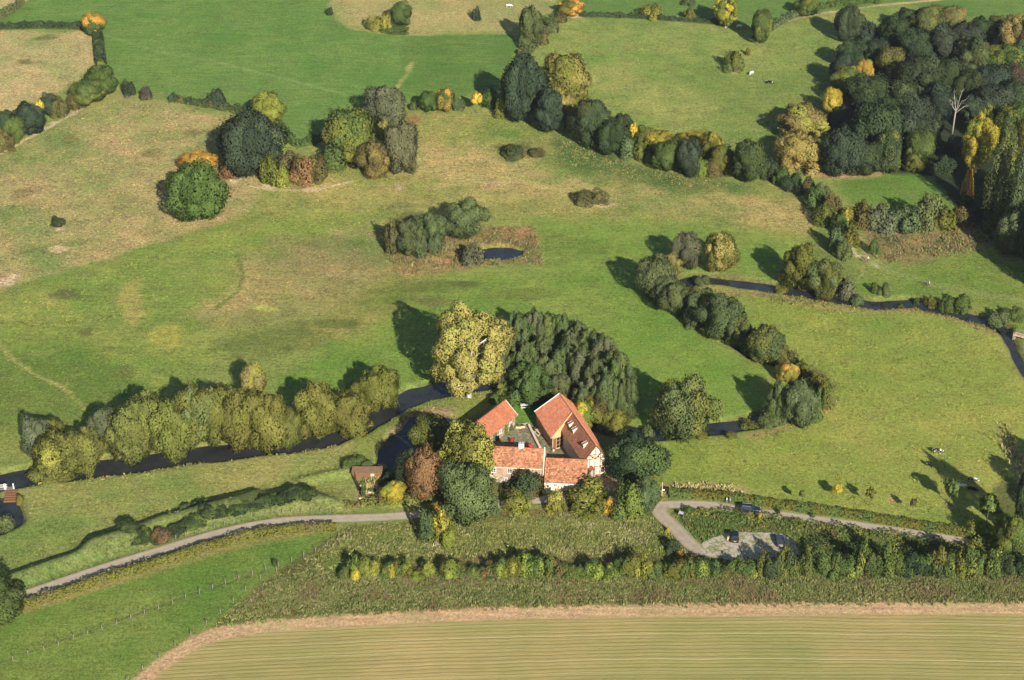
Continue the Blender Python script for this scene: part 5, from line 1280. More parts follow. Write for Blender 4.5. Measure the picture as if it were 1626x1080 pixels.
hang(bars('ridge_tiles', M['tile'], None, [(lf(0, 3.8, 5.68), lf(L2 + .2, 3.8, 5.68))], .28, .12), Lr)
hang(door(lf, 7.6, 1.0, 1.95, -.01, None, M['white']), Lr); hang(window(lf, 2.4, 1.3, .8, .8, -.01, None), Lr)
# the big half-timbered barn
B_ = empty('timbered_barn', (14, 324, 0), 0, label='big half-timbered barn with orange and brown roof slopes and a tan glazed gable', cat='barn')
ax, pr = Vector((.308, -.951, 0)), Vector((.951, .308, 0)); Pk, Ak, Dk = V3(18, 312.8), V3(10.9, 334.7), V3(13.4, 326.9); RZ = 8.2; EZ = 4.6; HW = 2.5
def up(p, z): return Vector((p.x, p.y, z))
w = MB(); g0 = Pk - ax * .3
w.prism([up(g0 - pr * HW, -.3), up(g0 + pr * HW, -.3), up(g0 + pr * HW, EZ + .15), up(g0, RZ - .15), up(g0 - pr * HW, EZ + .15)], -ax * ((Pk - Dk).length - .4)); hang(w.build('wall', M['plaster']), B_)
Bp, Cp, ERf = V3(5.5, 334.9), V3(8.95, 323.75), V3(14.0, 336.6)
fw = MB(); th = .22
def wallpoly(m, pts, n): m.prism(pts, n * th)
wallpoly(fw, [up(Cp, -.3), up(Bp, -.3), up(Bp, 3.45), up(Cp, 3.45)], Vector((.95, .3, 0)))
wallpoly(fw, [up(Bp, -.3), up(Ak, -.3), up(ERf, -.3), up(ERf, 4.45), up(Ak, RZ - .15), up(Bp, 3.45)], Vector((.1, -.99, 0)))
wallpoly(fw, [up(ERf, -.3), up(Dk + pr * HW, -.3), up(Dk + pr * HW, EZ - .1), up(ERf, EZ - .1)], Vector((-.95, -.3, 0))); hang(fw.build('wall', M['brick']), B_)
gd = (Dk - Cp).normalized(); gn = Vector((gd.y, -gd.x, 0)); gl = (Dk - Cp).length
gw = MB(); gw.prism([up(Cp, 2.95), up(Dk - gd * .4, 2.95), up(Dk, RZ - .05), up(Cp, 3.42)], -gn * .2); hang(gw.build('gable_cladding', M['larch']), B_)
gf = Frame((Cp + gn * .0)[:2], gd[:2], (-gn)[:2])
lw = MB(); lw.prism([gf(0, .02, -.2), gf(1.1, .02, -.2), gf(1.1, .02, 2.94), gf(0, .02, 2.94)], -gn * .2); hang(lw.build('timber_wall', M['timber']), B_); lw = MB(); lw.prism([gf(3.0, .02, -.2), gf(gl, .02, -.2), gf(gl, .02, 2.94), gf(3.0, .02, 2.94)], -gn * .2); hang(lw.build('timber_wall', M['timber']), B_)
hang(window(gf, 2.05, 1.55, 1.95, 2.9, 0.0, None, 2, 3, 'larch', 'glazed_door'), B_)
hang(bars('bargeboard', M['larch'], None, [(gf(-.1, -.12, 3.4), gf(gl - .1, -.12, RZ - .06))], .09, .3), B_)
hang(slab([up(Dk - ax * .05, RZ), up(Pk + ax * .25, RZ), up(Pk + ax * .25 - pr * 2.95, EZ - .22), up(Dk - ax * .05 - pr * 2.95 , EZ - .22)], .14, 'roof', M['tile_brown'], None), B_)
hang(slab([up(Ak + Vector((.1, .2, 0)), RZ + .02), up(Pk + ax * .25, RZ + .02), up(Pk + ax * .25 + pr * 3.0, EZ - .28), up(ERf + pr * .35 + Vector((0, .2, 0)), EZ - .28)], .14, 'roof', M['tile_bright'], None), B_)
Ce = V3(8.55, 323.45); Be = V3(5.1, 335.1)
hang(slab([up(Ak + Vector((-.05, .25, 0)), RZ + .03), up(Dk + gn * .25, RZ + .03), up(Ce, 3.35), up(Be, 3.35)], .16, 'roof', M['tile_bright'], None), B_)
hang(bars('ridge_tiles', M['tile_bright'], None, [(up(Ak, RZ + .08), up(Pk + ax * .2, RZ + .08))], .26, .12), B_)
hang(bars('verge_board', M['white'], None, [(up(Ak + Vector((-.1, .3, 0)), RZ + .02), up(Be + Vector((0, .05, 0)), 3.36))], .1, .26), B_)
nf = Frame((g0 - pr * HW)[:2], pr[:2], (-ax)[:2])
tm = MB()
def tb(a0, z0, a1, z1, w_=.17): tm.prism(_strip(a0, z0, a1, z1, w_), nf.v * -.05)
def _strip(a0, z0, a1, z1, w_):
    d = Vector((a1 - a0, z1 - z0)).normalized(); n = Vector((-d.y, d.x)) * w_ / 2
    return [nf(a0 - n.x, -.004, z0 - n.y), nf(a1 - n.x, -.004, z1 - n.y), nf(a1 + n.x, -.004, z1 + n.y), nf(a0 + n.x, -.004, z0 + n.y)]
for q in ((.08, 0, .08, 4.6), (4.92, 0, 4.92, 4.6), (.2, 4.55, 4.8, 4.55), (.2, 2.5, 4.8, 2.5), (.2, .25, 4.8, .25), (1.3, .3, 1.3, 4.5), (2.5, .3, 2.5, 7.7), (3.7, .3, 3.7, 6.1), (1.3, 4.6, 1.3, 6.1), (.8, 5.6, 4.2, 5.6), (3.8, 2.4, 4.85, .4), (1.2, 2.4, .2, .4), (3.8, 4.4, 4.85, 2.6), (1.4, 5.5, 2.4, 4.65), (3.6, 5.5, 2.6, 4.65)): tb(*q)
hang(tm.build('timber_frame', M['timber']), B_)
hang(bars('bargeboard', M['timber'], None, [(up(Pk + ax * .27, RZ - .05), up(Pk + ax * .27 - pr * 2.9, EZ - .25)), (up(Pk + ax * .27, RZ - .05), up(Pk + ax * .27 + pr * 2.95, EZ - .25))], .06, .2), B_)
for a, z, ww, hh in ((4.3, 1.5, .75, 1.3), (1.9, 5.05, .42, .42), (3.2, 5.05, .42, .42)): hang(window(nf, a, z, ww, hh, -.055, None, 2 if ww > .5 else 1, 2 if ww > .5 else 1, 'timber'), B_)
# porch
po = MB(); po.prism([nf(.9, -1.5, 2.2), nf(1.65, -1.5, 3.15), nf(1.65, -1.5, 3.03), nf(.9, -1.5, 2.08)], nf.v * 1.44); po.prism([nf(1.65, -1.5, 3.15), nf(2.4, -1.5, 2.2), nf(2.4, -1.5, 2.08), nf(1.65, -1.5, 3.03)], nf.v * 1.44); p_o = po.build('porch_roof', M['tile']); hang(p_o, B_)
q = bars('porch_post', M['timber'], None, [(nf(1.0, -1.35, 0), nf(1.0, -1.35, 2.2)), (nf(2.3, -1.35, 0), nf(2.3, -1.35, 2.2))], .12); hang(q, B_)
hang(door(nf, 1.65, .95, 2.0, -.055, None, M['zinc']), B_)
# dormers: narrow wedges with white cheeks
for (px, py) in ((903, 678.5), (909, 687.5), (925.5, 710.5)):
    z = 5.8
    for _ in range(8):
        X, Y = at(px, py, z); q = V3(X, Y) - Dk; t, d = q.dot(ax), -q.dot(pr); z = RZ - (RZ - EZ + .22) / 2.95 * d
    f = Frame((Dk + ax * t - pr * d)[:2], ax[:2], pr[:2]); sl_ = (RZ - EZ + .22) / 2.95; hgt = .85; dep = hgt / sl_
    kk = .45; dep = hgt / (sl_ - kk)
    dm = MB(); dm.prism([f(-.42, 0, z - .05), f(-.42, dep, z + sl_ * dep), f(-.42, 0, z + hgt)], f.u * .84); o = dm.build('dormer', M['plaster']); hang(o, B_)
    r = MB(); r.prism([f(-.4, -.16, z + hgt - .06), f(-.4, dep + .04, z + hgt + kk * dep + .02), f(-.4, dep + .04, z + hgt + kk * dep + .1), f(-.4, -.16, z + hgt + .05)], f.u * .8); r.build('roof', M['tile_brown'], o)
    bb = bars('bargeboard', M['white'], o, [(f(q_, -.18, z + hgt), f(q_, dep - .05, z + hgt + kk * dep + .03)) for q_ in (-.43, .43)], .08, .12)
    g_ = MB(); g_.prism([f(-.32, -.01, z + .15), f(.32, -.01, z + .15), f(.32, -.01, z + hgt - .12), f(-.32, -.01, z + hgt - .12)], f.v * -.03); g_.build('window', M['glass'], o)
# small barn
S_ = empty('small_barn', (-4, 331, 0), 0, label='small stone barn with bright orange roof across the courtyard', cat='barn')
sf = Frame((-1.6, 336), (-.544, -.839), (.839, -.544)); Ls = 12.9
w = MB(); w.prism([sf(.2, -2.9, -.3), sf(.2, 2.9, -.3), sf(.2, 2.9, 3.15), sf(.2, 0, 5.65), sf(.2, -2.9, 3.15)], sf.u * (Ls - .4)); hang(w.build('wall', M['stone']), S_)
hang(slab([sf(-.15, 0, 5.8), sf(Ls + .1, 0, 5.8), sf(Ls + .1, 3.35, 2.85), sf(-.15, 3.35, 2.85)], .13, 'roof', M['tile'], None), S_)
hang(slab([sf(-.15, 0, 5.8), sf(Ls + .1, 0, 5.8), sf(Ls + .1, -3.35, 2.85), sf(-.15, -3.35, 2.85)], .13, 'roof', M['tile'], None), S_)
hang(bars('ridge_tiles', M['tile'], None, [(sf(-.1, 0, 5.84), sf(Ls, 0, 5.84))], .26, .12), S_)
hang(bars('verge_board', M['plaster'], None, [(sf(-.2, 0, 5.8), sf(-.2, 3.38, 2.84)), (sf(-.2, 0, 5.8), sf(-.2, -3.38, 2.84))], .1, .24), S_)
sb = Frame(sf(0, 2.9)[:2], sf.u[:2], (-sf.v)[:2]); hang(door(sb, 8.5, 1.3, 2.2, -.01, None, green_door), S_); hang(door(sb, 4, 1.0, 2.0, -.01, None, M['timber']), S_)
for a in (2.2, 6.3, 10.8): hang(window(sb, a, 1.7, .8, .9, -.01, None, 2, 2), S_)
# courtyard floor, wall, furniture
def c4(x, y): return at(720 + x / 5.686, 600 + y / 5.686, .1)
tag(sheet('courtyard', [c4(*p) for p in [(560, 440), (700, 415), (800, 520), (880, 560), (915, 645), (1000, 640), (1150, 730), (1130, 760), (830, 760), (810, 700), (330, 690), (310, 590), (430, 515)]], M['paving'], dz=.13, grid=2), kind='structure')
def low_wall(pts, th, h, mat, label, name='low_wall'):
    m = MB(); P = [V3(*p, gz(*p)) for p in pts]
    for a, b in zip(P[:-1], P[1:]): m.bar(a + V3(0, 0, h / 2 - .1), b + V3(0, 0, h / 2 - .1), th, h + .2)
    return tag(m.build(name, mat), label, 'wall')
low_wall([c4(680, 440), c4(730, 545), c4(782, 650)], .5, .75, M['plaster'], 'pale low wall cutting diagonally across the courtyard')
low_wall([c4(690, 415), c4(640, 420), c4(560, 432)], .4, .45, M['stone'], 'short stone wall between lawn and courtyard')
low_wall([c4(860, 560), c4(885, 640), c4(905, 665)], .4, .5, M['plaster'], 'curved pale low wall beside the barn terrace')
def table(X, Y, rz, label, mat, Lx=2.2, parts=True):
    z = gz(X, Y) + .05; o = empty('picnic_table', (X, Y, z), rz, label=label, cat='table')
    m = MB(); m.box((0, 0, .74), (Lx, .95, .06)); m.build('tabletop', mat, o)
    for s in (-1, 1):
        b = MB(); b.box((0, s * .85, .44), (Lx, .34, .05)); b.build('bench', mat, o)
        l = MB(); l.bar((s * Lx * .36, -.9, 0), (s * Lx * .36, .2, .72), .08); l.bar((s * Lx * .36, .9, 0), (s * Lx * .36, -.2, .72), .08); l.bar((s * Lx * .36, -.85, .4), (s * Lx * .36, .85, .4), .07); l.build('leg', mat, o)
    return o
table(*c4(648, 266), R(5), 'pale picnic table on the lawn behind the courtyard', M['white'], 2.3)
table(*c4(772, 508), R(-62), 'pale wooden picnic table on the terrace by the barn', M['pale_wood'], 2.4)
def planter(X, Y, rz, label, sx=1.4):
    z = gz(X, Y) + .1; o = empty('planter_box', (X, Y, z), rz, label=label, cat='planter'); m = MB()
    for s in (-1, 1): m.box((0, s * .3, .25), (sx, .06, .5)); m.box((s * sx / 2, 0, .25), (.06, .54, .5))
    m.build('box', M['pale_wood'], o); m = MB(); m.box((0, 0, .2), (sx - .08, .53, .38)); m.build('soil', M['soil'], o)
    sh = ob('shrub', protos('bush')[1][0], o, (0, 0, .38)); sh.scale = (sx * .8, .6, .5); tint_of(sh, 'gn')
planter(*c4(590, 452), 0, 'wooden planter at the courtyard corner by the lawn'); planter(*c4(625, 448), .1, 'smaller wooden planter beside the lawn corner', 1.0)
def shrub(x, y, w_, h_, c, lab, kind='bush'): X, Y = c4(x, y); put_tree(kind, X, Y, w_, h_, c, lab, z=gz(X, Y) + .1)
COL['cr'] = (196, 74, 62); CNAME['cr'] = 'crimson'
shrub(525, 585, 1.0, 1.3, 'cr', 'small crimson shrub in the courtyard near the small barn'); shrub(688, 640, 1.5, 1.5, 'cr', 'larger crimson shrub behind the chimney')
shrub(468, 500, 1.3, 2.2, 'li', 'lime climbing shrub on the small barn wall', 'shoots'); shrub(520, 470, 1.2, 1.6, 'gn', 'green shrub against the small barn wall by the lime climber'); shrub(410, 525, .9, 1.2, 'ye', 'yellow-flowered shrub at the small barn door')
shrub(350, 575, 2.0, 1.3, 'gn', 'green shrub at the near corner of the small barn'); shrub(400, 560, 1.0, .9, 'dk', 'dark pot plant by the small barn door'); shrub(735, 470, .9, .8, 'br', 'brown shrub in the terrace bed by the long low wall'); shrub(760, 560, .9, .7, 'ol', 'olive shrub in the terrace bed below the wooden table')
shrub(850, 555, .9, 1.3, 'gn', 'green shrub on the terrace at the barn wall'); shrub(880, 610, .9, 1.3, 'gg', 'grey-green shrub by the glazed barn gable'); shrub(900, 655, .8, .7, 'gg', 'small grey-green shrub at the foot of the glazed barn gable'); shrub(785, 600, .8, .5, 'ol', 'low olive shrub at the end of the terrace bed')
shrub(1280, 862, 1.0, 1.2, 'li', 'small lime shrub under the half-timbered gable'); shrub(1375, 890, 1.1, 1.0, 'yo', 'yellow-olive shrub at the corner of the half-timbered gable'); shrub(480, 985, 2.2, 1.2, 'dk', 'dark shrub under the lower house window'); shrub(360, 960, 1.5, 1.5, 'gg', 'grey-green shrub at the left part of the house wall')
# vegetable garden
def gp(x, y): return at(540 + x / 6, 640 + y / 6)
sh_ = empty('garden_shed', (*gp(260, 700), 0), 0, label='low shed with brown weathered roof behind the vegetable garden', cat='shed'); cx, cy = gp(260, 700); gzz = gz(cx, cy); sh_.location.z = gzz
m = MB(); m.box((0, 0, .7), (6.2, 1.9, 1.5)); m.build('wall', M['timber'], sh_)
m = MB(); m.box((0, 0, 1.62), (6.6, 2.4, .1), 0, Matrix.Rotation(R(8), 3, 'X')); m.build('roof', M['rust'], sh_)
m = MB(); m.box((1.2, -.97, .8), (.8, .04, 1.4)); m.build('door', M['pale_wood'], sh_)
veg = ['gn', 'yo', 'br', 'gg', 'ol', 'gn']
for i, (x, y) in enumerate([(215, 780), (315, 775), (215, 835), (310, 845), (220, 900), (320, 905)]):
    X, Y = gp(x, y); z = gz(X, Y); o = empty('garden_bed', (X, Y, z), 0, label=f'raised bed with {CNAME[veg[i]]} crop, {["left", "right"][i % 2]} in the {["back", "middle", "front"][i // 2]} row of the vegetable garden', cat='garden bed', group='raised beds of the vegetable garden')
    m = MB()
    for s in (-1, 1): m.box((0, s * .55, .15), (1.8, .05, .34)); m.box((s * .9, 0, .15), (.05, 1.05, .34))
    m.build('border', M['pale_wood'], o); m = MB(); m.box((0, 0, .12), (1.74, 1.04, .26)); m.build('soil', M['soil'], o)
    cme = protos('shoots')[i % 4][0]; c = ob('crop', cme, o, (0, 0, .2)); c.scale = (1.6, .95, .5); tint_of(c, veg[i])

# ------------------------------------------------------------------ fences
def fence(pts_px, label, spacing=2.7, hgt=1.25, wires=(.5, .85, 1.15), world=None, mat='fence_wood'):
    Q = resample(W(pts_px), .3); o0 = Q[0]; e = empty('fence', (o0.x, o0.y, gz(o0.x, o0.y)), 0, label=label, cat='fence'); tops = []; acc = spacing
    pm = MB(); pm.tube([(0, 0, -.3), (0, 0, hgt)], [.09, .075], 6); pme = pm.mesh('post', M[mat], True); n = 0
    for a, b in zip(Q[:-1], Q[1:]):
        acc += (b - a).length
        if acc >= spacing and n < 100:
            acc = 0; n += 1; z = gz(b.x, b.y); p = ob('post', pme, e, (b.x - o0.x, b.y - o0.y, z - e.location.z)); p.rotation_euler = (rnd.uniform(-.06, .06), rnd.uniform(-.06, .06), rnd.uniform(0, 3)); tops.append(V3(b.x - o0.x, b.y - o0.y, z - e.location.z))
    m = MB()
    for a, b in zip(tops[:-1], tops[1:]):
        for w_ in wires: m.bar(a + V3(0, 0, w_), b + V3(0, 0, w_), .007)
    m.build('wire', M['fence_wood'], e); return e
fence([(-6, 1060), (21, 1051), (45, 1041), (68, 1035), (91, 1027), (114, 1017), (135, 1011), (157, 1003), (180, 995), (201, 987), (222, 978), (243, 972), (264, 963), (285, 955), (326, 940), (365, 926), (405, 913), (430, 905), (470, 890), (510, 873), (558, 852)], 'post and wire fence crossing the lower left pasture')
fence([(262, 862), (300, 850), (352, 836), (400, 823), (440, 818), (500, 815), (530, 816)], 'post and wire fence between the left road and the bramble bank', 1.9, 1.1)
fence([(268, 152), (300, 158), (345, 166), (400, 176), (440, 192)], 'wire fence along the green meadow\'s lower hedge', 5, 1.2)
fence([(440, 907), (400, 930), (350, 975), (312, 1004), (260, 1040), (200, 1085)], 'wire fence between the lower left pasture and the stubble', 4, 1.1)

# ------------------------------------------------------------------ sluice and little bridge
X, Y = at(4, 776); z = 0.0
e = empty('sluice', (X, Y, z), R(4), label='brick weir with white railed footbridge at the left picture edge', cat='weir')
m = MB(); m.box((-1, .3, -.1), (7, 1.0, .16)); m.build('deck', M['fence_wood'], e)
for x in (-3.5, -1.6, .6, 2.4):
    p = MB(); p.box((x, -.1, .55), (.22 if x != .6 else .45, .2, 1.5)); p.build('post', M['white'], e)
for zz in (.55, 1.05):
    m = MB(); m.box((-1.2, -.1, zz), (4.6, .1, .12)); m.build('rail', M['white'], e)
m = MB()
for i in range(5): m.box((2.2, -1.0 - i * .7, -.35 - i * .14), (2.6, .7, .9))
m.build('weir_steps', M['timber'], e)
X, Y = at(1622, 538); e = empty('footbridge', (X, Y, gz(X, Y)), R(-35), label='small wooden footbridge over the brook at the right picture edge', cat='bridge')
m = MB(); m.box((1.0, 0, .9), (6, 2.0, .15)); m.build('deck', M['pale_wood'], e)
for s in (-1, 1):
    m = MB(); m.box((1.0, s * .95, 1.75), (6, .1, .1))
    for k in range(4): m.box((-1.9 + k * 1.95, s * .95, 1.3), (.1, .1, .85))
    m.build('railing', M['fence_wood'], e)
    m = MB(); m.box((1 + s * 2.7, 0, .25), (.5, 2.1, 1.2)); m.build('abutment', M['stone'], e)
# signs
X, Y = at(1051, 787); e = empty('signpost', (X, Y, gz(X, Y)), 0, label='tall wooden signpost with small white board by the road junction', cat='signpost')
m = MB(); m.tube([(0, 0, -.3), (0, 0, 3.4)], [.1, .08], 8); m.build('post', M['pale_wood'], e); m = MB(); m.box((.25, -.12, 1.5), (.5, .04, .35)); m.build('board', M['white'], e)
X, Y = at(1081, 821); e = empty('information_board', (X, Y, gz(X, Y)), R(-28), label='slanted pale grey information board on legs at the access lane', cat='sign')
m = MB(); m.box((0, 0, 1.1), (1.0, .6, .05), 0, Matrix.Rotation(R(35), 3, 'X')); m.build('panel', M['zinc'], e)
for s in (-1, 1): m = MB(); m.box((s * .5, .05, .5), (.09, .09, 1.2)); m.build('leg', M['fence_wood'], e)
X, Y = at(1156, 858); e = empty('litter_bin', (X, Y, gz(X, Y) + .1), 0, label='small wooden bin beside the black car in the car park', cat='bin')
m = MB(); m.tube([(0, 0, 0), (0, 0, .85)], [.26, .3], 10); m.build('body', M['pale_wood'], e); m = MB(); m.tube([(0, 0, .85), (0, 0, .95)], [.33, .2], 10); m.build('lid', M['fence_wood'], e)

# ------------------------------------------------------------------ cars
def car(px, py, rz, paint, label, style, zoff=.1):
    X, Y = at(px, py); z = gz(X, Y) + zoff; e = empty('parked_car' if style != 'estate' else 'estate_car', (X, Y, z), rz, label=label, cat='car')
    Lc = dict(estate=4.6, hatch=4.0, small=4.1)[style]; h = 1.48; m_ = mat_simple('car_paint', paint, .22, .02, 4, 0, .3, .6, Coat_Weight=.6)
    x0, x1 = -Lc / 2, Lc / 2; rear = x0 + (.35 if style == 'estate' else .45)
    # lower body: cross-sections along x (front = +x)
    st = [(x0, .62, .38, .72), (x0 + .12, .80, .26, .92), (x0 + .7, .87, .2, .96), (-.6, .89, .18, .95), (.5, .89, .18, .94), (x1 - 1.1, .87, .18, .92), (x1 - .45, .83, .2, .82), (x1 - .12, .76, .26, .7), (x1, .6, .36, .58)]
    bm = bmesh.new(); rings = []
    for x, w_, z0, z1 in st: rings.append([bm.verts.new(p) for p in ((x, -w_ * .88, z0), (x, -w_, z0 + (z1 - z0) * .35), (x, -w_ * .98, z0 + (z1 - z0) * .75), (x, -w_ * .86, z1), (x, w_ * .86, z1), (x, w_ * .98, z0 + (z1 - z0) * .75), (x, w_, z0 + (z1 - z0) * .35), (x, w_ * .88, z0))])
    for a, b in zip(rings[:-1], rings[1:]):
        for i in range(8): bm.faces.new((a[i], b[i], b[(i + 1) % 8], a[(i + 1) % 8]))
    bm.faces.new(rings[0]); bm.faces.new(list(reversed(rings[-1]))); bmesh.ops.recalc_face_normals(bm, faces=bm.faces)
    me = bpy.data.meshes.new('body'); bm.to_mesh(me); bm.free(); me.materials.append(m_); bo = ob('body', me, e); md = bo.modifiers.new('bevel', 'BEVEL'); md.width = .05; md.segments = 2
    # cabin: glass house with a roof and pillars
    a0, a1, a2, a3 = rear - .1, rear + .35, .35, x1 - 1.35
    g = MB(); lo = [(a0, .78, .93), (a3, .78, .92)]; hi = [(a1, .6, h - .05), (a2, .6, h - .05)]
    def qp(p, s): return (p[0], p[1] * s, p[2])
    g.face([qp(lo[0], -1), qp(lo[1], -1), qp(hi[1], -1), qp(hi[0], -1)]); g.face([qp(lo[1], 1), qp(lo[0], 1), qp(hi[0], 1), qp(hi[1], 1)]); g.build('side_window', M['glass'], e)
    g = MB(); g.face([qp(lo[1], -1), qp(lo[1], 1), qp(hi[1], 1), qp(hi[1], -1)]); g.build('windscreen', M['glass'], e)
    g = MB(); g.face([qp(lo[0], 1), qp(lo[0], -1), qp(hi[0], -1), qp(hi[0], 1)]); g.build('rear_window', M['glass'], e)
    g = MB(); g.prism([(a1 - .06, -.62, h - .06), (a2 + .05, -.62, h - .06), (a2 + .05, .62, h - .06), (a1 - .06, .62, h - .06)], (0, 0, .06)); r_ = g.build('roof', m_, e); md = r_.modifiers.new('bevel', 'BEVEL'); md.width = .04; md.segments = 2
    g = MB()
    for s in (-1, 1):
        for p, q in ((lo[0], hi[0]), (lo[1], hi[1]), ((-.35, .79, .93), (-.35, .61, h - .05))): g.bar(qp(p, s * 1.01), qp(q, s * 1.01), .07)
    g.build('pillar', m_, e)
    if style == 'estate': bars('roof_rail', M['zinc'], e, [((a1, -.56, h + .05), (a2 - .1, -.56, h + .05)), ((a1, .56, h + .05), (a2 - .1, .56, h + .05))], .05)
    wm = MB(); wm.tube([(0, -.1, 0), (0, .1, 0)], [.32, .32], 16); wme = wm.mesh('tyre', M['tyre']); rm = MB(); rm.tube([(0, -.115, 0), (0, .115, 0)], [.2, .2], 12); rme = rm.mesh('rim', M['rim'])
    for sx in (x0 + .85, x1 - .9):
        for s in (-1, 1): w_ = empty('wheel', (sx, s * .8, .32)); w_.parent = e; ob('tyre', wme, w_); ob('rim', rme, w_)
    for s in (-1, 1):
        q = MB(); q.box((x1 - .12, s * .56, .62), (.16, .3, .14)); q.build('headlight', M['chrome'], e)
        q = MB(); q.box((x0 + .08, s * .62, .78), (.12, .2, .22)); q.build('tail_light', M['red'], e)
        q = MB(); q.box((a3 - .25, s * .93, .98), (.14, .16, .12)); q.build('mirror', m_, e)
    q = MB(); q.box((x0 - .005, 0, .6), (.03, .5, .11)); q.build('number_plate', plate_mat, e)
    q = MB(); q.box((x0 + .02, 0, .36), (.14, 1.2, .16)); q.box((x1 - .02, 0, .34), (.12, 1.1, .16)); q.build('bumper', M['tyre'], e)
    return e
plate_mat = mat_simple('plate_yellow', (.7, .5, .08), .5, .03, 5)
car(1190, 812, R(-9), (.012, .018, .035), 'dark navy estate car on the right road', 'estate', .08)
car(1166, 856, R(86), (.012, .012, .016), 'black car in the car park, nearer the access lane', 'hatch', .16)
car(1239, 863, R(88), (.05, .07, .1), 'blue-grey car at the car park\'s right end', 'small', .16)

# ------------------------------------------------------------------ figures grown from skinned skeletons
def skin(name, V_, E_, R_, mat, parent, sub=1):
    me = bpy.data.meshes.new(name); me.from_pydata(V_, E_, []); me.materials.append(mat); o = ob(name, me, parent)
    md = o.modifiers.new('skin', 'SKIN'); md.use_smooth_shade = True; lay = me.skin_vertices[0]
    for i, r in enumerate(R_): lay.data[i].radius = r if isinstance(r, tuple) else (r, r); lay.data[i].use_root = (i == 0)
    if sub: s = o.modifiers.new('sub', 'SUBSURF'); s.levels = sub; s.render_levels = sub
    return o
def chain(V_, E_, R_, start, pts, rs):
    k = start
    for p, r in zip(pts, rs): V_.append(p); R_.append(r); E_.append((k, len(V_) - 1)); k = len(V_) - 1
    return k
def person(px, py, rz, label, shirt, trousers, hair, stride=.18, arms=.12, scale=1.0, seat=False):
    X, Y = at(px, py); e = empty('person', (X, Y, gz(X, Y) + .08), rz, label=label, cat='person'); e.scale = (scale,) * 3
    V_, E_, R_ = [(0, 0, .95)], [], [(.15, .11)]
    neck = chain(V_, E_, R_, 0, [(0, 0, 1.12), (.0, 0, 1.32), (.0, 0, 1.45)], [(.14, .1), (.18, .11), (.07, .06)]); chain(V_, E_, R_, neck, [(.02, 0, 1.54), (.03, 0, 1.63), (.03, 0, 1.72)], [.07, (.085, .1), (.07, .085)])
    for s, st in ((-1, stride), (1, -stride)):
        chain(V_, E_, R_, 0, [(0, s * .1, .88), (st * .6 + .03, s * .1, .5), (st, s * .1, .1), (st + .16, s * .11, .04)], [.085, .06, .045, .035])
        hd = chain(V_, E_, R_, 2, [(0, s * .2, 1.4), (-st * .5, s * .25, 1.14), (-st * .6 + arms, s * .26, .9), (-st * .6 + arms + .02, s * .26, .82)], [.055, .045, .032, .035])
        hx, hy, hz = V_[hd]
        for q in range(4): chain(V_, E_, R_, hd, [(hx + .02 * (q - 1.5), hy, hz - .05), (hx + .022 * (q - 1.5), hy - s * .012, hz - .085 - .008 * (q in (1, 2)))], [.011, .008])
        chain(V_, E_, R_, hd, [(hx + .05, hy - s * .02, hz - .01), (hx + .06, hy - s * .03, hz - .045)], [.011, .009])
    skin('body', V_, E_, R_, M['skin'], e)
    V2, E2, R2 = [(0, 0, .93)], [], [(.17, .13)]; nk = chain(V2, E2, R2, 0, [(0, 0, 1.12), (0, 0, 1.32), (0, 0, 1.42)], [(.165, .125), (.2, .13), (.085, .075)])
    for s, st in ((-1, stride), (1, -stride)): chain(V2, E2, R2, 2, [(0, s * .2, 1.4), (-st * .5, s * .25, 1.14), (-st * .6 + arms * .8, s * .26, .94)], [.07, .058, .046])
    skin('shirt', V2, E2, R2, mat_simple('cloth', shirt, .85, .06, 8), e)
    V3_, E3, R3 = [(0, 0, .96)], [], [(.165, .125)]
    for s, st in ((-1, stride), (1, -stride)): chain(V3_, E3, R3, 0, [(0, s * .1, .86), (st * .6 + .03, s * .1, .5), (st - .005, s * .1, .1)], [.1, .074, .058])
    skin('trousers', V3_, E3, R3, mat_simple('cloth', trousers, .85, .06, 8), e)
    hm = MB(); hm.tube([(.0, 0, 1.62), (.0, 0, 1.69), (.015, 0, 1.745), (.02, 0, 1.77)], [.105, .108, .085, .02], 10); hm.build('hair', mat_simple('hair', hair, .6, .1, 20), e, True)
    fm = MB(); fm.box((.125, 0, 1.62), (.03, .03, .04)); fm.build('nose', M['skin'], e)
    fm = MB(); fm.box((.112, .035, 1.655), (.015, .02, .012)); fm.box((.112, -.035, 1.655), (.015, .02, .012)); fm.build('eyes', M['tyre'], e)
    return e
person(1153.5, 800, R(0), 'walker in white shirt on the right road ahead of the dark estate car', (.75, .75, .75), (.16, .17, .2), (.1, .07, .05))
person(1158.5, 801, R(8), 'walker in pale blue-grey top beside the white-shirted one', (.3, .36, .42), (.06, .07, .1), (.16, .1, .06), .14)
person(1378, 416, R(-30), 'walker in pale top at the footpath fork', (.62, .62, .58), (.08, .09, .1), (.12, .09, .06))
person(1373.5, 418, R(-30), 'walker in dark clothes at the footpath fork', (.05, .06, .07), (.04, .045, .06), (.05, .04, .03), .12)
person(1470.5, 456, R(10), 'walker in dark jacket on the riverside path', (.03, .035, .05), (.03, .035, .05), (.06, .05, .04))
person(1475, 455.5, R(10), 'walker in white top on the riverside path', (.75, .75, .75), (.08, .09, .11), (.3, .2, .1), .14)
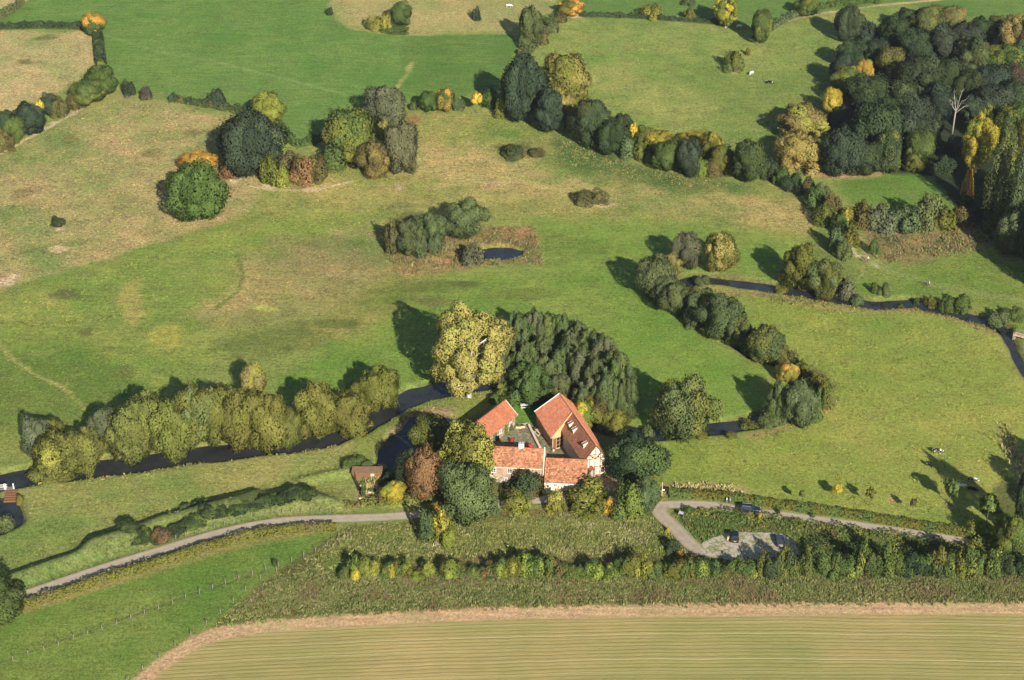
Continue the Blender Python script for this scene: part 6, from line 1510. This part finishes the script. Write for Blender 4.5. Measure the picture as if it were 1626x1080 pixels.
def cow(px, py, rz, label, black, lying=False, scale=1.0, graze=True):
    X, Y = at(px, py); e = empty('cow', (X, Y, gz(X, Y) + (-.55 if lying else 0)), rz, label=label, cat='cow'); e.scale = (scale,) * 3
    V_, E_, R_ = [(-.75, 0, 1.08)], [], [(.3, .3)]
    k = chain(V_, E_, R_, 0, [(-.3, 0, 1.0), (.25, 0, .98), (.7, 0, 1.06)], [(.36, .38), (.37, .4), (.28, .36)])
    hz = .55 if graze else 1.25
    n = chain(V_, E_, R_, k, [(1.0, .02, (1.12 + hz) / 2 + .1), (1.3, .05, hz + .05), (1.5, .06, hz - .1), (1.62, .06, hz - .2)], [(.17, .22), (.14, .15), (.11, .11), (.09, .08)])
    for s in (-1, 1):
        chain(V_, E_, R_, k, [(.62, s * .2, .75), (.64, s * .21, .42), (.62, s * .21, .08), (.66, s * .21, .02)], [.12, .07, .055, .06])
        chain(V_, E_, R_, 0, [(-.72, s * .21, .8), (-.62, s * .22, .62), (-.86, s * .22, .44), (-.8, s * .22, .08), (-.76, s * .22, .02)], [.17, .11, .065, .055, .06])
    chain(V_, E_, R_, 0, [(-1.02, 0, 1.2), (-1.1, 0, .9), (-1.1, 0, .55)], [.05, .03, .035])
    b = skin('body', V_, E_, R_, M['cow'], e); b.color = (black, 0, 0, 1)
    hx = 1.28
    for s in (-1, 1): m = MB(); m.tube([(hx, .05 + s * .1, hz + .12), (hx - .03, .05 + s * .3, hz + .14)], [.06, .02], 6); o = m.build('ear', M['cow'], e, True); o.color = (black, 0, 0, 1)
    m = MB(); m.tube([(-.45, 0, .66), (-.45, 0, .5)], [.16, .1], 8); m.build('udder', M['skin'], e, True)
    return e
cow(1488, 720, R(-8), 'black and white cow grazing alone in the big pasture', .47)
cow(1476, 742, R(-50), 'nearly all black cow in the big pasture', .3)
cow(1543, 766, R(-8), 'black and white cow at the edge of the tree shadow', .5)
cow(1526, 776, R(10), 'mostly white cow near the leafy young tree', .68, False, .9)
cow(1543, 778, R(-20), 'dark cow lying beside the tree shadow', .25, True)
cow(1193, 119, R(50), 'white cow standing in the north-east pasture', .8, False, 1.05)
cow(1222, 134, R(-15), 'black cow with white legs in the north-east pasture', .4, False, 1.05)
cow(808, 12, R(10), 'pale brownish cow in the upper dry field', .74, False, 1.0)
cow(1173, 44, R(20), 'white cow below the tall green tree at the pasture corner', .8, False, .9)

# ------------------------------------------------------------------ the air between the camera and the fields
m, nt = new_mat('haze'); vo = nt.nodes.new('ShaderNodeVolumePrincipled'); vo.inputs['Color'].default_value = (.8, .88, 1, 1); vo.inputs['Density'].default_value = .00005; vo.inputs['Anisotropy'].default_value = .2
nt.links.new(vo.outputs[0], nt.nodes.new('ShaderNodeOutputMaterial').inputs['Volume'])
hz = MB(); hz.box((0, 1500, 130), (6400, 5400, 270)); tag(hz.build('haze', m), kind='stuff')
# ------------------------------------------------------------------ light
world = bpy.data.worlds.new('World'); bpy.context.scene.world = world; world.use_nodes = True; nt = world.node_tree; bg = nt.nodes['Background']
sky = nt.nodes.new('ShaderNodeTexSky'); sky.sky_type = 'NISHITA'; sky.sun_disc = False; sky.sun_elevation = SUN_EL; sky.sun_rotation = math.pi - SUN_AZ; sky.altitude = 100; sky.dust_density = .6; sky.ozone_density = 1.6
nt.links.new(sky.outputs[0], bg.inputs[0]); bg.inputs[1].default_value = .06
sl = bpy.data.lights.new('sun', 'SUN'); sl.energy = 5; sl.angle = R(.5); sl.color = (1, .94, .84); so = bpy.data.objects.new('sun', sl); C.objects.link(so)
d = Vector((-math.sin(SUN_AZ) * math.cos(SUN_EL), math.cos(SUN_AZ) * math.cos(SUN_EL), -math.sin(SUN_EL))); so.rotation_euler = d.to_track_quat('-Z', 'Y').to_euler(); so.location = (150, 0, 300)
sc = bpy.context.scene; sc.view_settings.view_transform = 'Standard'; sc.view_settings.look = 'None'; sc.view_settings.exposure = .84; sc.view_settings.gamma = 1
sc.render.engine = 'CYCLES'; sc.cycles.max_bounces = 5; sc.cycles.diffuse_bounces = 2; sc.cycles.glossy_bounces = 2; sc.cycles.transmission_bounces = 3; sc.cycles.use_adaptive_sampling = True; sc.cycles.adaptive_threshold = .02
